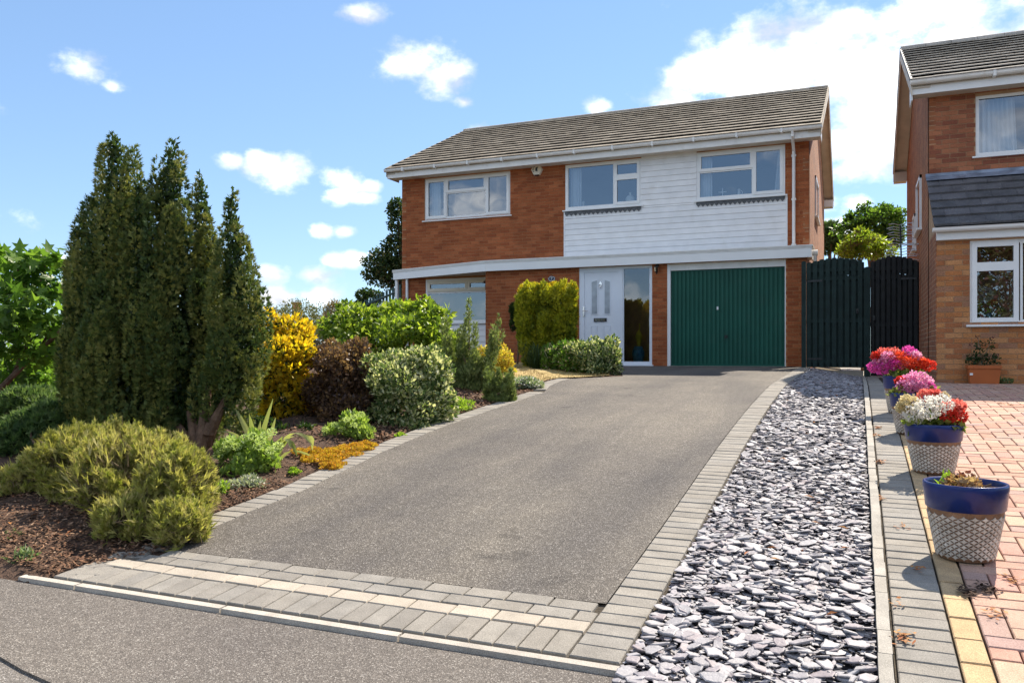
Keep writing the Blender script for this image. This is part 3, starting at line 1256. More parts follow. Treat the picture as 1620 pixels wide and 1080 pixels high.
def frame_rect(mb, x0, x1, z0, z1, y0, y1, w, wb=None):
    wb = wb or w
    mb.box(x0, x0 + w, y0, y1, z0, z1)
    mb.box(x1 - w, x1, y0, y1, z0, z1)
    mb.box(x0 + w, x1 - w, y0 + .002, y1, z1 - w, z1)
    mb.box(x0 + w, x1 - w, y0 + .002, y1, z0, z0 + wb)


def window(parent, x0, x1, z0, z1, Y, lights, material='white', glass='glass', sill=True, name='window', horn=.05, depth=.07, room=True):
    """lights: list of (x0,x1,z0,z1,opening) glazed openings in metres within the outer frame"""
    fm = MB()
    frame_rect(fm, x0, x1, z0, z1, Y, Y + depth, .05)
    win = part(name, fm, material, parent)
    for (a, b, c, d, op) in lights:
        s = MB()
        if op:
            frame_rect(s, a, b, c, d, Y - .018, Y + depth - .01, .062)
            g = .058
        else:
            frame_rect(s, a, b, c, d, Y + .004, Y + depth - .012, .03)
            g = .027
        part('sash', s, material, win)
        p = MB()
        yy = Y + .018 if op else Y + .03
        p.quad((a + g, yy, c + g), (b - g, yy, c + g), (b - g, yy, d - g), (a + g, yy, d - g))
        part('pane', p, glass, win)
        gk = MB()
        frame_rect(gk, a + g - .004, b - g + .004, c + g - .004, d - g + .004, yy - .004, yy + .003, .010)
        part('gasket', gk, 'black_metal', win)
    if sill:
        s = MB()
        s.hexa([(x0 - horn, Y - .075, z0 - .035), (x1 + horn, Y - .075, z0 - .035), (x1 + horn, Y + .05, z0 - .035), (x0 - horn, Y + .05, z0 - .035),
                (x0 - horn, Y - .075, z0 - .010), (x1 + horn, Y - .075, z0 - .010), (x1 + horn, Y + .05, z0 + .004), (x0 - horn, Y + .05, z0 + .004)])
        part('sill', s, material, win)
    if room:
        r = MB()
        y0, y1 = Y + .16, Y + 2.4
        X0, X1, Z0, Z1 = x0 - .35, x1 + .35, z0 - .5, z1 + .06
        r.quad((X0, y1, Z0), (X1, y1, Z0), (X1, y1, Z1), (X0, y1, Z1))
        r.quad((X0, y0, Z0), (X0, y1, Z0), (X0, y1, Z1), (X0, y0, Z1))
        r.quad((X1, y0, Z0), (X1, y1, Z0), (X1, y1, Z1), (X1, y0, Z1))
        r.quad((X0, y0, Z0), (X1, y0, Z0), (X1, y1, Z0), (X0, y1, Z0))
        r.quad((X0, y0, Z1), (X1, y0, Z1), (X1, y1, Z1), (X0, y1, Z1))
        part('room', r, 'room', win)
    return win


def tiles(parent, x0, x1, ye, ze, yr, zr, cover, gauge, material, limit=300, th=.028, lift=.028, overhang=.06):
    """courses of flat interlocking tiles from the eave (ye,ze) to the ridge (yr,zr)"""
    run = Vector((0, yr - ye, zr - ze))
    L = run.length
    u = run / L
    nrm = Vector((0, -u.z, u.y))
    n = int(round(L / gauge))
    gauge = L / n
    pitch = math.asin(u.z)
    cols = int(round((x1 - x0) / cover))
    cover = (x1 - x0) / cols
    lst = []
    for c in range(n):
        sh = (cover / 2 if c % 2 else 0)
        x = x0 - sh
        while x < x1 - .02:
            a, b = max(x0, x), min(x1, x + cover)
            if b - a > .04:
                lst.append((c, a, b))
            x += cover
    dist = lambda q: (Vector(((q[1] + q[2]) / 2, ye, ze)) + u * q[0] * gauge).length
    lst.sort(key=dist)
    rest = MB()
    me = unit(material)
    rot = Euler((pitch - math.atan2(lift, gauge * 1.12), 0, 0))
    R = rot.to_matrix()
    for k, (c, a, b) in enumerate(lst):
        ln = gauge * 1.14
        s0 = c * gauge - (overhang if c == 0 else 0)
        cen = Vector(((a + b) / 2, ye, ze)) + u * (s0 + ln / 2) + nrm * (th / 2 + lift * .5 + random.uniform(-.0015, .002)) + Vector((0, random.uniform(-.003, .003), 0))
        sx, sy = b - a - .003, ln
        if k < limit:
            o = link('roof_tile', me, None, parent, cen)
            o.rotation_euler = (rot.x + random.gauss(0, .002), random.gauss(0, .003), random.gauss(0, .002))
            o.scale = (sx, sy, th)
        else:
            rest.tint()
            tw = random.gauss(0, .003)
            p = []
            for zz in (-.5, .5):
                for (xx, yy) in ((-.5, -.5), (.5, -.5), (.5, .5), (-.5, .5)):
                    q = R @ Vector((xx * sx, yy * sy, zz * th + xx * sx * tw))
                    p.append(cen + q)
            rest.hexa(p)
    if rest.f:
        part('roof_tiles', rest, material, parent, kind='stuff')


def gutter(mb, x0, x1, y, z, r=.055):
    pr = []
    for k in range(9):
        t = math.pi + math.pi * k / 8
        pr.append((x0, y + r * math.cos(t), z + r * math.sin(t)))
    pr += [(x0, y + r, z + .012), (x0, y - r - .006, z + .012)]
    mb.prism(pr, (x1 - x0, 0, 0))


# ------------------------------------------------------------------ the house
FY, GY, CY = 17.8, 16.95, 16.80
FLOOR = .90
XL, XR = W(636, 400, FY).x, W(1280, 400, FY).x
XGL, XGR = W(768, 480, GY).x, XR
ZS, ZT = 3.32 + ZC, 4.36 + ZC
ZE = 4.47 + ZC
YE, ZG = 17.42, 4.60 + ZC
YRG, ZRG = 21.8, 6.66 + ZC
XVL, XVR = XL - .22, XR + .24
print('house', XL, XR, 'verges', XVL, XVR)
H = thing('detached_house', 'brown brick detached house with white weatherboarding, green garage door and tiled gable roof', 'house', ((XL + XR) / 2, FY, FLOOR))
xF = lambda px: W(px, 400, FY).x
xG = lambda px: W(px, 500, GY).x
w1 = (xF(671.5), xF(807), ZS, ZT)
w2 = (xF(894.5), xF(1015), ZS, ZT)
w3 = (xF(1102), xF(1242), ZS, ZT)
cladA = (w2[0] + .0, w3[1] + .02, 2.0 + ZC, ZS)
cladB = (w2[1], w3[0], ZS - .01, ZE)
bay = (xF(673), XGL + .35, FLOOR, W(673, 442, FY).z)
CT, CB = 2.106 + ZC, 1.885 + ZC        # canopy fascia top and bottom


def build_house():
    mb = MB()
    slab(mb, XL, XR, FY + .007, FY + .16, FLOOR - .2, ZE + .1, [w1, w2, w3, bay])
    UW = part('wall', mb, 'mortar', H)
    rU = brick_rects(XL, XR, CT - .12, ZE + .06, [w1, w2, w3, cladA, cladB])
    rU += brick_rects(XL, bay[0], FLOOR - .1, CT - .12, [bay])
    # ground floor front
    door = (xG(916), xG(1031.5), FLOOR - .02, CB)
    gar = (xG(1055.5), xG(1243), FLOOR - .02, CB)
    mb = MB()
    slab(mb, XGL, XGR, GY + .007, GY + .14, FLOOR - .2, CB + .15, [door, gar])
    mb.box(XGL, XGL + .1, GY + .14, FY, FLOOR - .2, CB + .1)
    mb.box(XGR - .1, XGR, GY + .14, FY, FLOOR - .2, CB + .1)
    GW = part('wall', mb, 'mortar', H)
    rG = brick_rects(XGL, XGR, FLOOR - .15, CB, [door, gar], off=.05)
    bricks(UW, [(FY, rU), (GY, rG)], 'brick_red')
    # side and back walls, gables
    mb = MB()
    yb = 2 * YRG - YE - .35
    for x, s in ((XL, 1), (XR, -1)):
        mb.prism([(x, FY, FLOOR - .2), (x, yb, FLOOR - .2), (x, yb, ZE), (x, YRG, ZRG - .08), (x, FY, ZE)], (s * .12, 0, 0))
    mb.box(XL, XR, yb - .12, yb, FLOOR - .2, ZE)
    mb.box(XR - .002, XR + .001, GY + .001, FY, FLOOR - .2, CB)
    part('gable_wall', mb, 'sidebrick', H)
    # roof
    deck = MB()
    for sgn in (0, 1):
        y0 = YE if not sgn else 2 * YRG - YE
        deck.prism([(XVL + .02, y0, ZG - .045), (XVL + .02, YRG, ZRG - .045), (XVL + .02, YRG, ZRG - .10), (XVL + .02, y0, ZG - .10)], (XVR - XVL - .04, 0, 0))
    RF = part('roof', deck, 'rooftile', H)
    tiles(RF, XVL, XVR, YE - .02, ZG - .03, YRG, ZRG - .03, .30, .335, 'rooftile', th=.017, lift=.044)
    back = MB()
    back.prism([(XVL, 2 * YRG - YE, ZG), (XVL, YRG, ZRG), (XVL, YRG, ZRG + .035), (XVL, 2 * YRG - YE, ZG + .035)], (XVR - XVL, 0, 0))
    part('back_slope', back, 'rooftile', RF)
    x = XVL
    me = None
    k = 0
    while x < XVR - .05:
        m = MB().tint()
        L = min(.44, XVR - x)
        pr = [(x, YRG + .115 * math.cos(t), ZRG - .05 + .105 * math.sin(t)) for t in lin(0, math.pi, 8)]
        m.prism(pr, (L - .006, 0, 0))
        part('ridge_tile', m, 'rooftile', RF)
        x += .44
    # verge undercloak and bargeboards
    for x in (XVL - .012, XVR - .006):
        m = MB()
        for y0, y1 in ((YE, YRG), (2 * YRG - YE, YRG)):
            m.prism([(x, y0, ZG - .02), (x, y1, ZRG - .02), (x, y1, ZRG - .20), (x, y0, ZG - .20)], (.018, 0, 0))
        part('bargeboard', m, 'soffit', H)
        m = MB()
        for y0, y1 in ((YE - .03, YRG), (2 * YRG - YE, YRG)):
            m.prism([(x - .004, y0, ZG + .02), (x - .004, y1, ZRG + .02), (x - .004, y1, ZRG - .03), (x - .004, y0, ZG - .03)], (.03, 0, 0))
        part('verge', m, 'rooftile', RF)
    m = MB()
    for x0, x1 in ((XVL, XL), (XR, XVR)):
        for y0, y1 in ((YE, YRG), (2 * YRG - YE, YRG)):
            m.prism([(x0, y0, ZG - .12), (x0, y1, ZRG - .12), (x0, y1, ZRG - .135), (x0, y0, ZG - .135)], (x1 - x0, 0, 0))
    part('verge_soffit', m, 'soffit', H)
    # eaves
    m = MB()
    m.box(XVL, XVR, YE + .03, YE + .05, ZG - .23, ZG - .02)
    m.box(XVL, XVL + .02, YE + .05, FY + .2, ZG - .23, ZG - .06)
    m.box(XVR - .02, XVR, YE + .05, FY + .2, ZG - .23, ZG - .06)
    part('fascia', m, 'gutter_white', H)
    m = MB(); m.box(XVR - .3, XVR, 2 * YRG - YE - .4, 2 * YRG - YE, ZG - .25, ZG - .05)
    part('box_end', m, 'gutter_white', H)
    m = MB()
    m.box(XVL + .02, XVR - .02, YE + .05, FY + .01, ZG - .215, ZG - .20)
    part('soffit', m, 'soffit', H)
    m = MB()
    gutter(m, XVL - .03, XVR + .03, YE - .035, ZG - .035)
    gt = part('gutter', m, 'gutter_white', H, smooth=False)
    for i in range(11):
        x = XVL + .5 + i * (XVR - XVL - .8) / 10.5
        m = MB()
        m.box(x - .02, x + .02, YE - .1, YE + .02, ZG - .105, ZG - .018)
        part('gutter_bracket', m, 'gutter_white', gt)
    # downpipe
    xp = xF(1256)
    m = MB()
    m.tube([(xp, YE - .035, ZG - .08), (xp, YE - .035, ZG - .17), (xp, FY - .05, ZG - .42), (xp, FY - .05, CT - .02)], .034, 10)
    dp = part('downpipe', m, 'gutter_white', H)
    for z in (ZG - .5, ZG - 1.4, CT + .15):
        m = MB(); m.box(xp - .045, xp + .045, FY - .06, FY - .002, z - .02, z + .02)
        part('pipe_clip', m, 'gutter_white', dp)
    # windows
    m1, m2 = xF(705), xF(768.5)
    zt = W(737, 302, FY).z
    window(H, *w1, FY + .03, [(w1[0] + .04, m1, ZS + .04, ZT - .04, True), (m1, m2, zt, ZT - .04, True), (m1, m2, ZS + .04, zt, False), (m2, w1[1] - .04, ZS + .04, ZT - .04, True)])
    m1 = xF(972)
    zt = W(993, 279.5, FY).z
    window(H, *w2, FY + .0, [(w2[0] + .04, m1, ZS + .04, ZT - .04, False), (m1, w2[1] - .04, zt, ZT - .04, True), (m1, w2[1] - .04, ZS + .04, zt, True)])
    m1 = xF(1191.5)
    zt = W(1147, 269, FY).z
    window(H, *w3, FY + .0, [(w3[0] + .04, m1, zt, ZT - .04, True), (w3[0] + .04, m1, ZS + .04, zt, False), (m1, w3[1] - .04, ZS + .04, ZT - .04, True)])
    # bay window on the ground floor
    zb, zmid, ztop = W(673, 511, FY).z, W(673, 463, FY).z, bay[3]
    mm = xF(739)
    window(H, bay[0], bay[1], zb, ztop, FY + .02, [(bay[0] + .04, bay[1] - .04, zb + .03, zmid, False)], glass='glass_low')
    wn_ = window(H, bay[0] + .045, bay[1] - .045, zmid + .005, ztop - .045, FY + .006, [(bay[0] + .07, mm, zmid + .03, ztop - .07, True), (mm + .01, bay[1] - .07, zmid + .03, ztop - .07, True)], material='cream', sill=False, room=False)
    z = FLOOR - .15
    while z < zb - .05:
        m = MB().tint()
        z2 = min(z + .14, zb - .036)
        m.prism([(bay[0], FY + .03, z), (bay[0], FY + .03, z2), (bay[0], FY + .008, z2), (bay[0], FY - .012, z)], (bay[1] - bay[0], 0, 0))
        part('cladding_board', m, 'board_white', UW)
        z += .14
    # weatherboarding
    bh = .126
    z = CT - .12
    k = 0
    while z < ZE + .02:
        z2 = z + bh
        rows = []
        if z2 <= ZS - .03:
            rows = [(cladA[0], cladA[1])]
        elif z >= ZS - .04:
            rows = [(cladB[0], cladB[1])]
        else:
            rows = [(cladA[0], cladA[1])]
            z2 = ZS - .03
        for a, b in rows:
            m = MB().tint()
            m.prism([(a, FY + .006, z), (a, FY + .006, z2), (a, FY - .012, z2), (a, FY - .019, z2 - .012), (a, FY - .030, z + .004), (a, FY - .022, z)], (b - a, 0, 0))
            part('cladding_board', m, 'board_white', UW)
        z = z2
    m = MB()
    m.box(cladA[1], cladA[1] + .03, FY - .034, FY + .005, CT - .1, ZS - .04)
    m.box(cladA[0] - .03, cladA[0], FY - .034, FY + .005, CT - .1, ZS - .04)
    part('corner_trim', m, 'board_white', UW)
    # zigzag lead flashings under the two windows
    for w in (w2, w3):
        m = MB()
        n = 17 if w is w2 else 19
        a, b = w[0] - .0, w[1] + .0
        st = (b - a) / n
        zz = ZS - .036
        for i in range(n):
            x = a + i * st
            m.prism([(x, FY - .036, zz), (x, FY - .046, zz - .055), (x + st / 2, FY - .050, zz - .115), (x + st, FY - .046, zz - .055), (x + st, FY - .036, zz)], (0, .004, 0))
        part('lead_flashing', m, 'lead_dark', UW)
    # canopy over the ground floor
    pl = W(622, 435, FY + .02)
    xl2 = pl.x
    p1 = W(768, 420, CY).x
    xr = XR + .10
    m = MB()
    m.hexa([(p1, CY, CB), (xr, CY, CB), (xr, CY + .025, CB), (p1, CY + .025, CB), (p1, CY, CT - .05), (xr, CY, CT - .05), (xr, CY + .025, CT - .05), (p1, CY + .025, CT - .05)])
    m.hexa([(xr - .025, CY + .025, CB), (xr, CY + .025, CB), (xr, FY - .05, CB), (xr - .025, FY - .05, CB), (xr - .025, CY + .025, CT - .05), (xr, CY + .025, CT - .05), (xr, FY - .05, CT - .05), (xr - .025, FY - .05, CT - .05)])
    CN = part('canopy', m, 'white', H)
    m = MB()
    yl = FY + .02
    m.hexa([(xl2, yl, CB), (p1 - .002, CY, CB), (p1 - .002, CY + .03, CB), (xl2, yl + .03, CB), (xl2, yl, CT - .05), (p1 - .002, CY, CT - .05), (p1 - .002, CY + .03, CT - .05), (xl2, yl + .03, CT - .05)])
    part('angled_fascia', m, 'white', CN)
    m = MB()
    for k, (dz, dy) in enumerate(((-.046, .018), (-.022, .010), (0, 0))):
        z0, z1 = CT + dz, CT + dz + .020
        m.hexa([(p1, CY - .022 + dy, z0), (xr + .02 - dy, CY - .022 + dy, z0), (xr + .02 - dy, FY - .04, z0), (p1, FY - .04, z0), (p1, CY - .022 + dy, z1), (xr + .02 - dy, CY - .022 + dy, z1), (xr + .02 - dy, FY - .04, z1), (p1, FY - .04, z1)])
        m.prism([(xl2 - .02, yl - .02 + dy, z0), (p1 - .003, CY - .022 + dy, z0), (p1 - .003, FY - .04, z0), (xl2 - .02, FY + .06, z0)], (0, 0, .020))
    part('canopy_edge', m, 'gutter_white', CN)
    m = MB()
    m.prism([(xl2, yl + .03, CB + .02), (p1, CY + .03, CB + .02), (p1, FY, CB + .02), (xl2, FY + .05, CB + .02)], (0, 0, .015))
    part('canopy_soffit', m, 'soffit', CN)
    m = MB()
    m.box(p1, xr - .03, CY + .03, FY, CB + .045, CB + .06)
    part('canopy_deck', m, 'soffit', CN)
    # canopy gutter outlet on the right end
    m = MB()
    m.tube([(xr - .01, CY + .3, CT - .11), (xr + .10, CY + .3, CT - .11)], .06, 10)
    m.tube([(xr + .05, CY + .3, CT - .14), (xr + .05, CY + .3, CT - .42)], .034, 10)
    part('outlet', m, 'gutter_white', CN)
    # white post at the left end and the pipe beside the corner
    xq = W(629, 470, FY + .1).x
    m = MB(); m.box(xq - .035, xq + .035, FY + .03, FY + .1, FLOOR - .2, CB + .01)
    part('post', m, 'white', H)
    m = MB(); m.tube([(xF(645.5), FY - .05, CB + .02), (xF(645.5), FY - .05, CB - .35), (xF(646), FY - .05, FLOOR - .1)], .034, 10)
    part('downpipe', m, 'white', H)
    # front door and side light
    dx0, dx1, dz1 = door[0], door[1], door[3]
    xm = xG(984)
    m = MB()
    y = GY + .02
    frame_rect(m, dx0, dx1, FLOOR + .0, dz1, y, y + .07, .06, .09)
    m.box(xm - .045, xm + .0, y - .004, y + .07, FLOOR, dz1 - .02)
    DF = part('door_frame', m, 'door_white', H)
    da, db, dc, dd = dx0 + .06, xm - .045, FLOOR + .06, dz1 - .06
    m = MB()
    m.box(da, db, y + .020, y + .06, dc, dd)
    D = part('door', m, 'door_white', H)
    m = MB()
    frame_rect(m, da + .0, db - .0, dc, dd, y + .002, y + .02, .05)
    part('door_sash', m, 'door_white', D)
    xo = lambda px: W(px, 470, GY).x
    zo = lambda py: W(950, py, GY).z
    for (a, b, hi) in ((935.5, 944, 0), (956, 964, 1)):
        xa, xb = xo(a), xo(b)
        zlo, zhi = zo(496), zo(443)
        k1, k2 = (zhi - .035, zhi) if not hi else (zhi, zhi - .035)
        for grow, yy, mt, nm in ((.022, y + .010, 'door_white', 'glass_surround'), (0, y + .004, 'frosted', 'glass_panel')):
            m = MB()
            m.prism([(xa - grow, yy, zlo - grow), (xb + grow, yy, zlo - grow), (xb + grow, yy, k2 + grow), (xa - grow, yy, k1 + grow)], (0, .014, 0))
            part(nm, m, mt, D)
    for (a, b) in ((933.5, 944.5), (953.5, 965)):
        m = MB()
        frame_rect(m, xo(a), xo(b), dc + .1, zo(515), y + .010, y + .022, .012)
        part('door_moulding', m, 'door_white', D)
        m = MB(); m.box(xo(a) + .035, xo(b) - .035, y + .012, y + .022, dc + .14, zo(515) - .035)
        part('door_moulding', m, 'door_white', D)
    m = MB(); m.box(xo(939), xo(959), y - .002, y + .022, zo(508.5), zo(503))
    LB = part('letter_box', m, 'black_metal', D)
    m = MB(); m.box(xo(940.5), xo(957.5), y - .012, y, zo(507.8), zo(503.8))
    part('letter_flap', m, 'chrome', D)
    m = MB()
    kx, kz = xo(949.5), zo(449)
    m.prism([(kx - .0, y, kz + .06), (kx - .035, y, kz), (kx, y, kz - .05), (kx + .035, y, kz)], (0, .02, 0))
    m.tube([(kx + .028 * math.cos(t), y - .014, kz - .045 + .035 * math.sin(t)) for t in lin(0, 6.28, 10)], .007, 6)
    m.ball((kx, y - .012, kz - .082), .013, 8, 6)
    part('knocker', m, 'chrome', D)
    m = MB()
    hx, hz = xo(923), zo(491)
    m.box(hx - .016, hx + .016, y - .012, y + .01, hz - .13, hz + .09)
    m.tube([(hx, y - .015, hz), (hx, y - .05, hz), (hx + .11, y - .05, hz)], .010, 8)
    part('handle', m, 'chrome', D)
    m = MB()
    m.quad((xm + .03, y + .03, FLOOR + .11), (dx1 - .05, y + .03, FLOOR + .11), (dx1 - .05, y + .03, dz1 - .05), (xm + .03, y + .03, dz1 - .05))
    part('side_light', m, 'glass_dark', DF)
    m = MB(); frame_rect(m, xm, dx1 - .03, FLOOR + .06, dz1 - .03, y + .008, y + .05, .032)
    part('side_light_frame', m, 'door_white', DF)
    m = MB(); m.box(dx0 - .02, dx1 + .03, y - .06, y + .03, FLOOR - .02, FLOOR + .025)
    part('threshold', m, 'door_white', DF)
    r = MB()
    X0, X1, yy0, yy1, Z0, Z1 = dx0 - .2, dx1 + .1, y + .16, y + 2.6, FLOOR - .01, dz1 + .03
    r.quad((X0, yy1, Z0), (X1, yy1, Z0), (X1, yy1, Z1), (X0, yy1, Z1)); r.quad((X0, yy0, Z0), (X0, yy1, Z0), (X0, yy1, Z1), (X0, yy0, Z1))
    r.quad((X1, yy0, Z0), (X1, yy1, Z0), (X1, yy1, Z1), (X1, yy0, Z1)); r.quad((X0, yy0, Z0), (X1, yy0, Z0), (X1, yy1, Z0), (X0, yy1, Z0))
    r.quad((X0, yy0, Z1), (X1, yy0, Z1), (X1, yy1, Z1), (X0, yy1, Z1))
    part('hall', r, 'room', DF)
    # garage
    ga, gb, gtop = xG(1060.5), xG(1241.5), zo(421)
    m = MB()
    m.box(gar[0], ga, GY + .01, GY + .1, FLOOR, CB)
    m.box(gb, gar[1], GY + .01, GY + .1, FLOOR, CB)
    GF = part('garage_frame', m, 'white', H)
    gt2 = W(1060, 428.5, GY + .05).z
    m = MB(); m.box(ga, gb, GY + .015, GY + .1, gt2, CB)
    part('lintel_board', m, 'gutter_white', GF)
    m = MB()
    yg = GY + .06
    z0, z1 = FLOOR + .015, gt2 - .004
    n = 26
    st = (gb - ga - .012) / n
    prof_ = []
    for i in range(n):
        x = ga + .006 + i * st
        for (f, d) in ((0, .0), (.36, .0), (.42, .014), (.52, .014), (.58, 0), (.66, 0), (.70, .008), (.76, .008), (.80, 0)):
            prof_.append((x + f * st, yg + d))
    prof_.append((ga + .006 + n * st, yg))
    for (a, b) in zip(prof_, prof_[1:]):
        m.quad((a[0], a[1], z0), (b[0], b[1], z0), (b[0], b[1], z1), (a[0], a[1], z1))
    m.box(ga + .004, gb - .004, yg + .016, yg + .05, z0, z1)
    m.box(ga + .004, gb - .004, yg - .010, yg + .02, z0 - .012, z0 + .03)
    m.box(ga + .004, gb - .004, yg - .004, yg + .02, z1 - .03, z1)
    GD = part('garage_door', m, 'garage_green', H)
    hx, hz = xG(1148), W(1148, 532, GY).z
    m = MB()
    m.box(hx - .03, hx + .03, yg - .016, yg, hz - .035, hz + .03)
    m.box(hx - .010, hx + .010, yg - .05, yg - .012, hz - .02, hz + .03)
    part('handle', m, 'black_metal', GD)
    m = MB(); hx, hz = xG(1134.5), W(1134, 487, GY).z
    m.box(hx - .018, hx + .018, yg - .006, yg, hz - .035, hz + .03)
    part('lock_plate', m, 'ornament_white', GD)
    m = MB(); m.box(ga - .02, gb + .02, GY + .0, GY + .12, FLOOR - .02, FLOOR + .006)
    part('sill', m, 'kerb', GF)
    # right hand wall: a window seen edge-on
    m = MB()
    ys = (20.2, 21.6)
    m.box(XR - .01, XR + .03, ys[0], ys[0] + .06, ZS - .1, ZT - .2); m.box(XR - .01, XR + .03, ys[1] - .06, ys[1], ZS - .1, ZT - .2)
    m.box(XR - .01, XR + .03, ys[0], ys[1], ZT - .26, ZT - .2); m.box(XR - .01, XR + .07, ys[0] - .05, ys[1] + .05, ZS - .14, ZS - .1)
    part('side_window', m, 'white', H)
    return UW, GW, gar, door


UW, GW, GAR, DOOR = build_house()


# ------------------------------------------------------------------ fittings of the house
def build_fittings():
    p = W(850, 269, FY)
    A = thing('alarm_box', 'cream hexagonal burglar alarm box on the brown brick under the eaves', 'alarm', (p.x, FY, p.z - .13))
    m = MB()
    hx = [(p.x + .135 * math.cos(t), FY - .055, p.z + .135 * math.sin(t)) for t in [math.pi / 3 * k for k in range(6)]]
    bx = [(p.x + .15 * math.cos(t), FY - .0, p.z + .15 * math.sin(t)) for t in [math.pi / 3 * k for k in range(6)]]
    n = 0
    m.v = hx + bx
    m.face((0, 1, 2, 3, 4, 5))
    for i in range(6):
        j = (i + 1) % 6
        m.face((i, 6 + i, 6 + j, j))
    part('housing', m, 'cream', A)
    m = MB()
    m.prism([(p.x - .02, FY - .056, p.z + .045), (p.x + .045, FY - .056, p.z + .06), (p.x + .02, FY - .056, p.z), (p.x + .03, FY - .056, p.z - .05), (p.x - .03, FY - .056, p.z - .03)], (0, -.003, 0))
    for a in (2.3, 2.75, 3.2, 3.65):
        c = (p.x + .085 * math.cos(a), p.z + .085 * math.sin(a))
        m.box(c[0] - .014, c[0] + .014, FY - .059, FY - .056, c[1] - .010, c[1] + .010)
    part('emblem', m, 'black_metal', A)
    m = MB(); m.box(p.x - .05, p.x + .05, FY - .045, FY - .01, p.z - .142, p.z - .115)
    part('strobe', m, 'copper', A)
    # wall lamp
    p = W(1040.5, 425, GY)
    A = thing('wall_lamp', 'small black lantern wall lamp on the brick between door and garage', 'lamp', (p.x, GY, p.z - .12))
    m = MB()
    m.box(p.x - .03, p.x + .03, GY - .02, GY + .0, p.z - .03, p.z + .09)
    m.tube([(p.x, GY - .015, p.z + .06), (p.x, GY - .07, p.z + .10), (p.x, GY - .10, p.z + .07)], .010, 6)
    part('bracket', m, 'black_metal', A)
    m = MB()
    m.lathe([(.012, .07), (.055, .035), (.06, .025), (.05, .02), (.04, -.07), (.02, -.085), (.012, -.11), (.004, -.125)], (p.x, GY - .10, p.z), 10, True)
    part('lantern', m, 'black_metal', A)
    m = MB()
    m.lathe([(.052, .018), (.043, -.066)], (p.x, GY - .10, p.z), 10)
    part('lantern_glass', m, 'glass_dark', A)
    # number plaque
    p = W(873, 441, GY)
    A = thing('number_plaque', 'oval dark blue house number plaque reading 7', 'sign', (p.x, GY, p.z - .06))
    m = MB(); m.prism([(p.x + .085 * math.cos(t), GY - .012, p.z + .06 * math.sin(t)) for t in lin(0, 2 * math.pi, 24)[:-1]], (0, .012, 0))
    part('plate', m, 'plaque_blue', A)
    m = MB()
    el = [(math.cos(t), math.sin(t)) for t in lin(0, 2 * math.pi, 24)]
    for a, b in zip(el, el[1:]):
        m.quad((p.x + .078 * a[0], GY - .0135, p.z + .053 * a[1]), (p.x + .078 * b[0], GY - .0135, p.z + .053 * b[1]), (p.x + .070 * b[0], GY - .0135, p.z + .046 * b[1]), (p.x + .070 * a[0], GY - .0135, p.z + .046 * a[1]))
    part('rim', m, 'white', A)
    cu = bpy.data.curves.new('numeral', 'FONT')
    cu.body = '7'; cu.size = .085; cu.align_x = 'CENTER'; cu.align_y = 'CENTER'; cu.extrude = .001
    tmp = bpy.data.objects.new('numeral_tmp', cu)
    COL.objects.link(tmp)
    dg = bpy.context.evaluated_depsgraph_get()
    me = bpy.data.meshes.new_from_object(tmp.evaluated_get(dg))
    bpy.data.objects.remove(tmp)
    me.transform(Matrix.Translation((p.x, GY - .0145, p.z)) @ Matrix.Rotation(math.pi / 2, 4, 'X'))
    me.materials.clear(); me.materials.append(MATS['white'])
    link('numeral', me, None, A)
    # bird box at the corner of the brick return
    p = W(764, 451, GY + .35)
    x = XGL
    A = thing('bird_box', 'little dark brown bird box fixed on the brick corner beside the bay window', 'bird box', (x - .07, GY + .3, p.z - .13))
    m = MB(); m.box(x - .12, x - .001, GY + .24, GY + .38, p.z - .13, p.z + .07)
    part('body', m, 'bark', A)
    m = MB(); m.prism([(x - .18, GY + .21, p.z + .05), (x - .06, GY + .21, p.z + .14), (x + .0, GY + .21, p.z + .10), (x + .0, GY + .21, p.z + .08), (x - .06, GY + .21, p.z + .115), (x - .17, GY + .21, p.z + .035)], (0, .2, 0))
    part('roof', m, 'bark', A)
    # things seen through the windows
    def curtain(px0, px1, w, label, Y=FY + .22, taper=0):
        x0, x1 = xF(px0), xF(px1)
        m = MB()
        n = 26
        for i in range(n + 1):
            t = i / n
            yy = Y + .03 * math.sin(t * 22) + .01 * math.sin(t * 51)
            top = x0 + (x1 - x0) * (t * (1 - taper) + taper) if taper >= 0 else x0 + (x1 - x0) * t
            m.v += [(x0 + (x1 - x0) * t, yy, w[2] - .1), (top, yy, w[3] + .05)]
        for i in range(n):
            m.face((2 * i, 2 * i + 2, 2 * i + 3, 2 * i + 1))
        return solo('curtain', m, 'curtain', label, 'curtain')
    curtain(898, 915, w2, 'white curtain at the window with the round vase')
    curtain(1105, 1124, w3, 'straight white curtain at the window with the cross')
    curtain(1222, 1238, w3, 'white curtain tapering to the top at the window with the cross', taper=.55)
    curtain(676, 690, w1, 'pale curtain in the window nearest the burglar alarm')
    zs = ZS + .045
    p = W(996, 300, FY + .10)
    m = MB(); m.ball((p.x, FY + .16, zs + .12), .105, 16, 12); m.lathe([(.03, .0), (.022, .05), (.032, .07)], (p.x, FY + .16, zs + .21), 12, True)
    m.box(p.x - .2, p.x + .16, FY + .09, FY + .2, zs - .03, zs + .018)
    solo('round_vase', m, 'ornament_white', 'round white vase on the sill beside the middle window opening lights', 'vase', smooth=False)
    p = W(1143, 300, FY + .12)
    m = MB(); m.box(p.x - .009, p.x + .009, FY + .12, FY + .14, zs - .02, zs + .21); m.box(p.x - .085, p.x + .085, FY + .122, FY + .138, zs + .118, zs + .136); m.box(p.x - .05, p.x + .05, FY + .10, FY + .16, zs - .03, zs - .005)
    solo('cross', m, 'ornament_white', 'thin white cross standing on the window sill', 'cross')
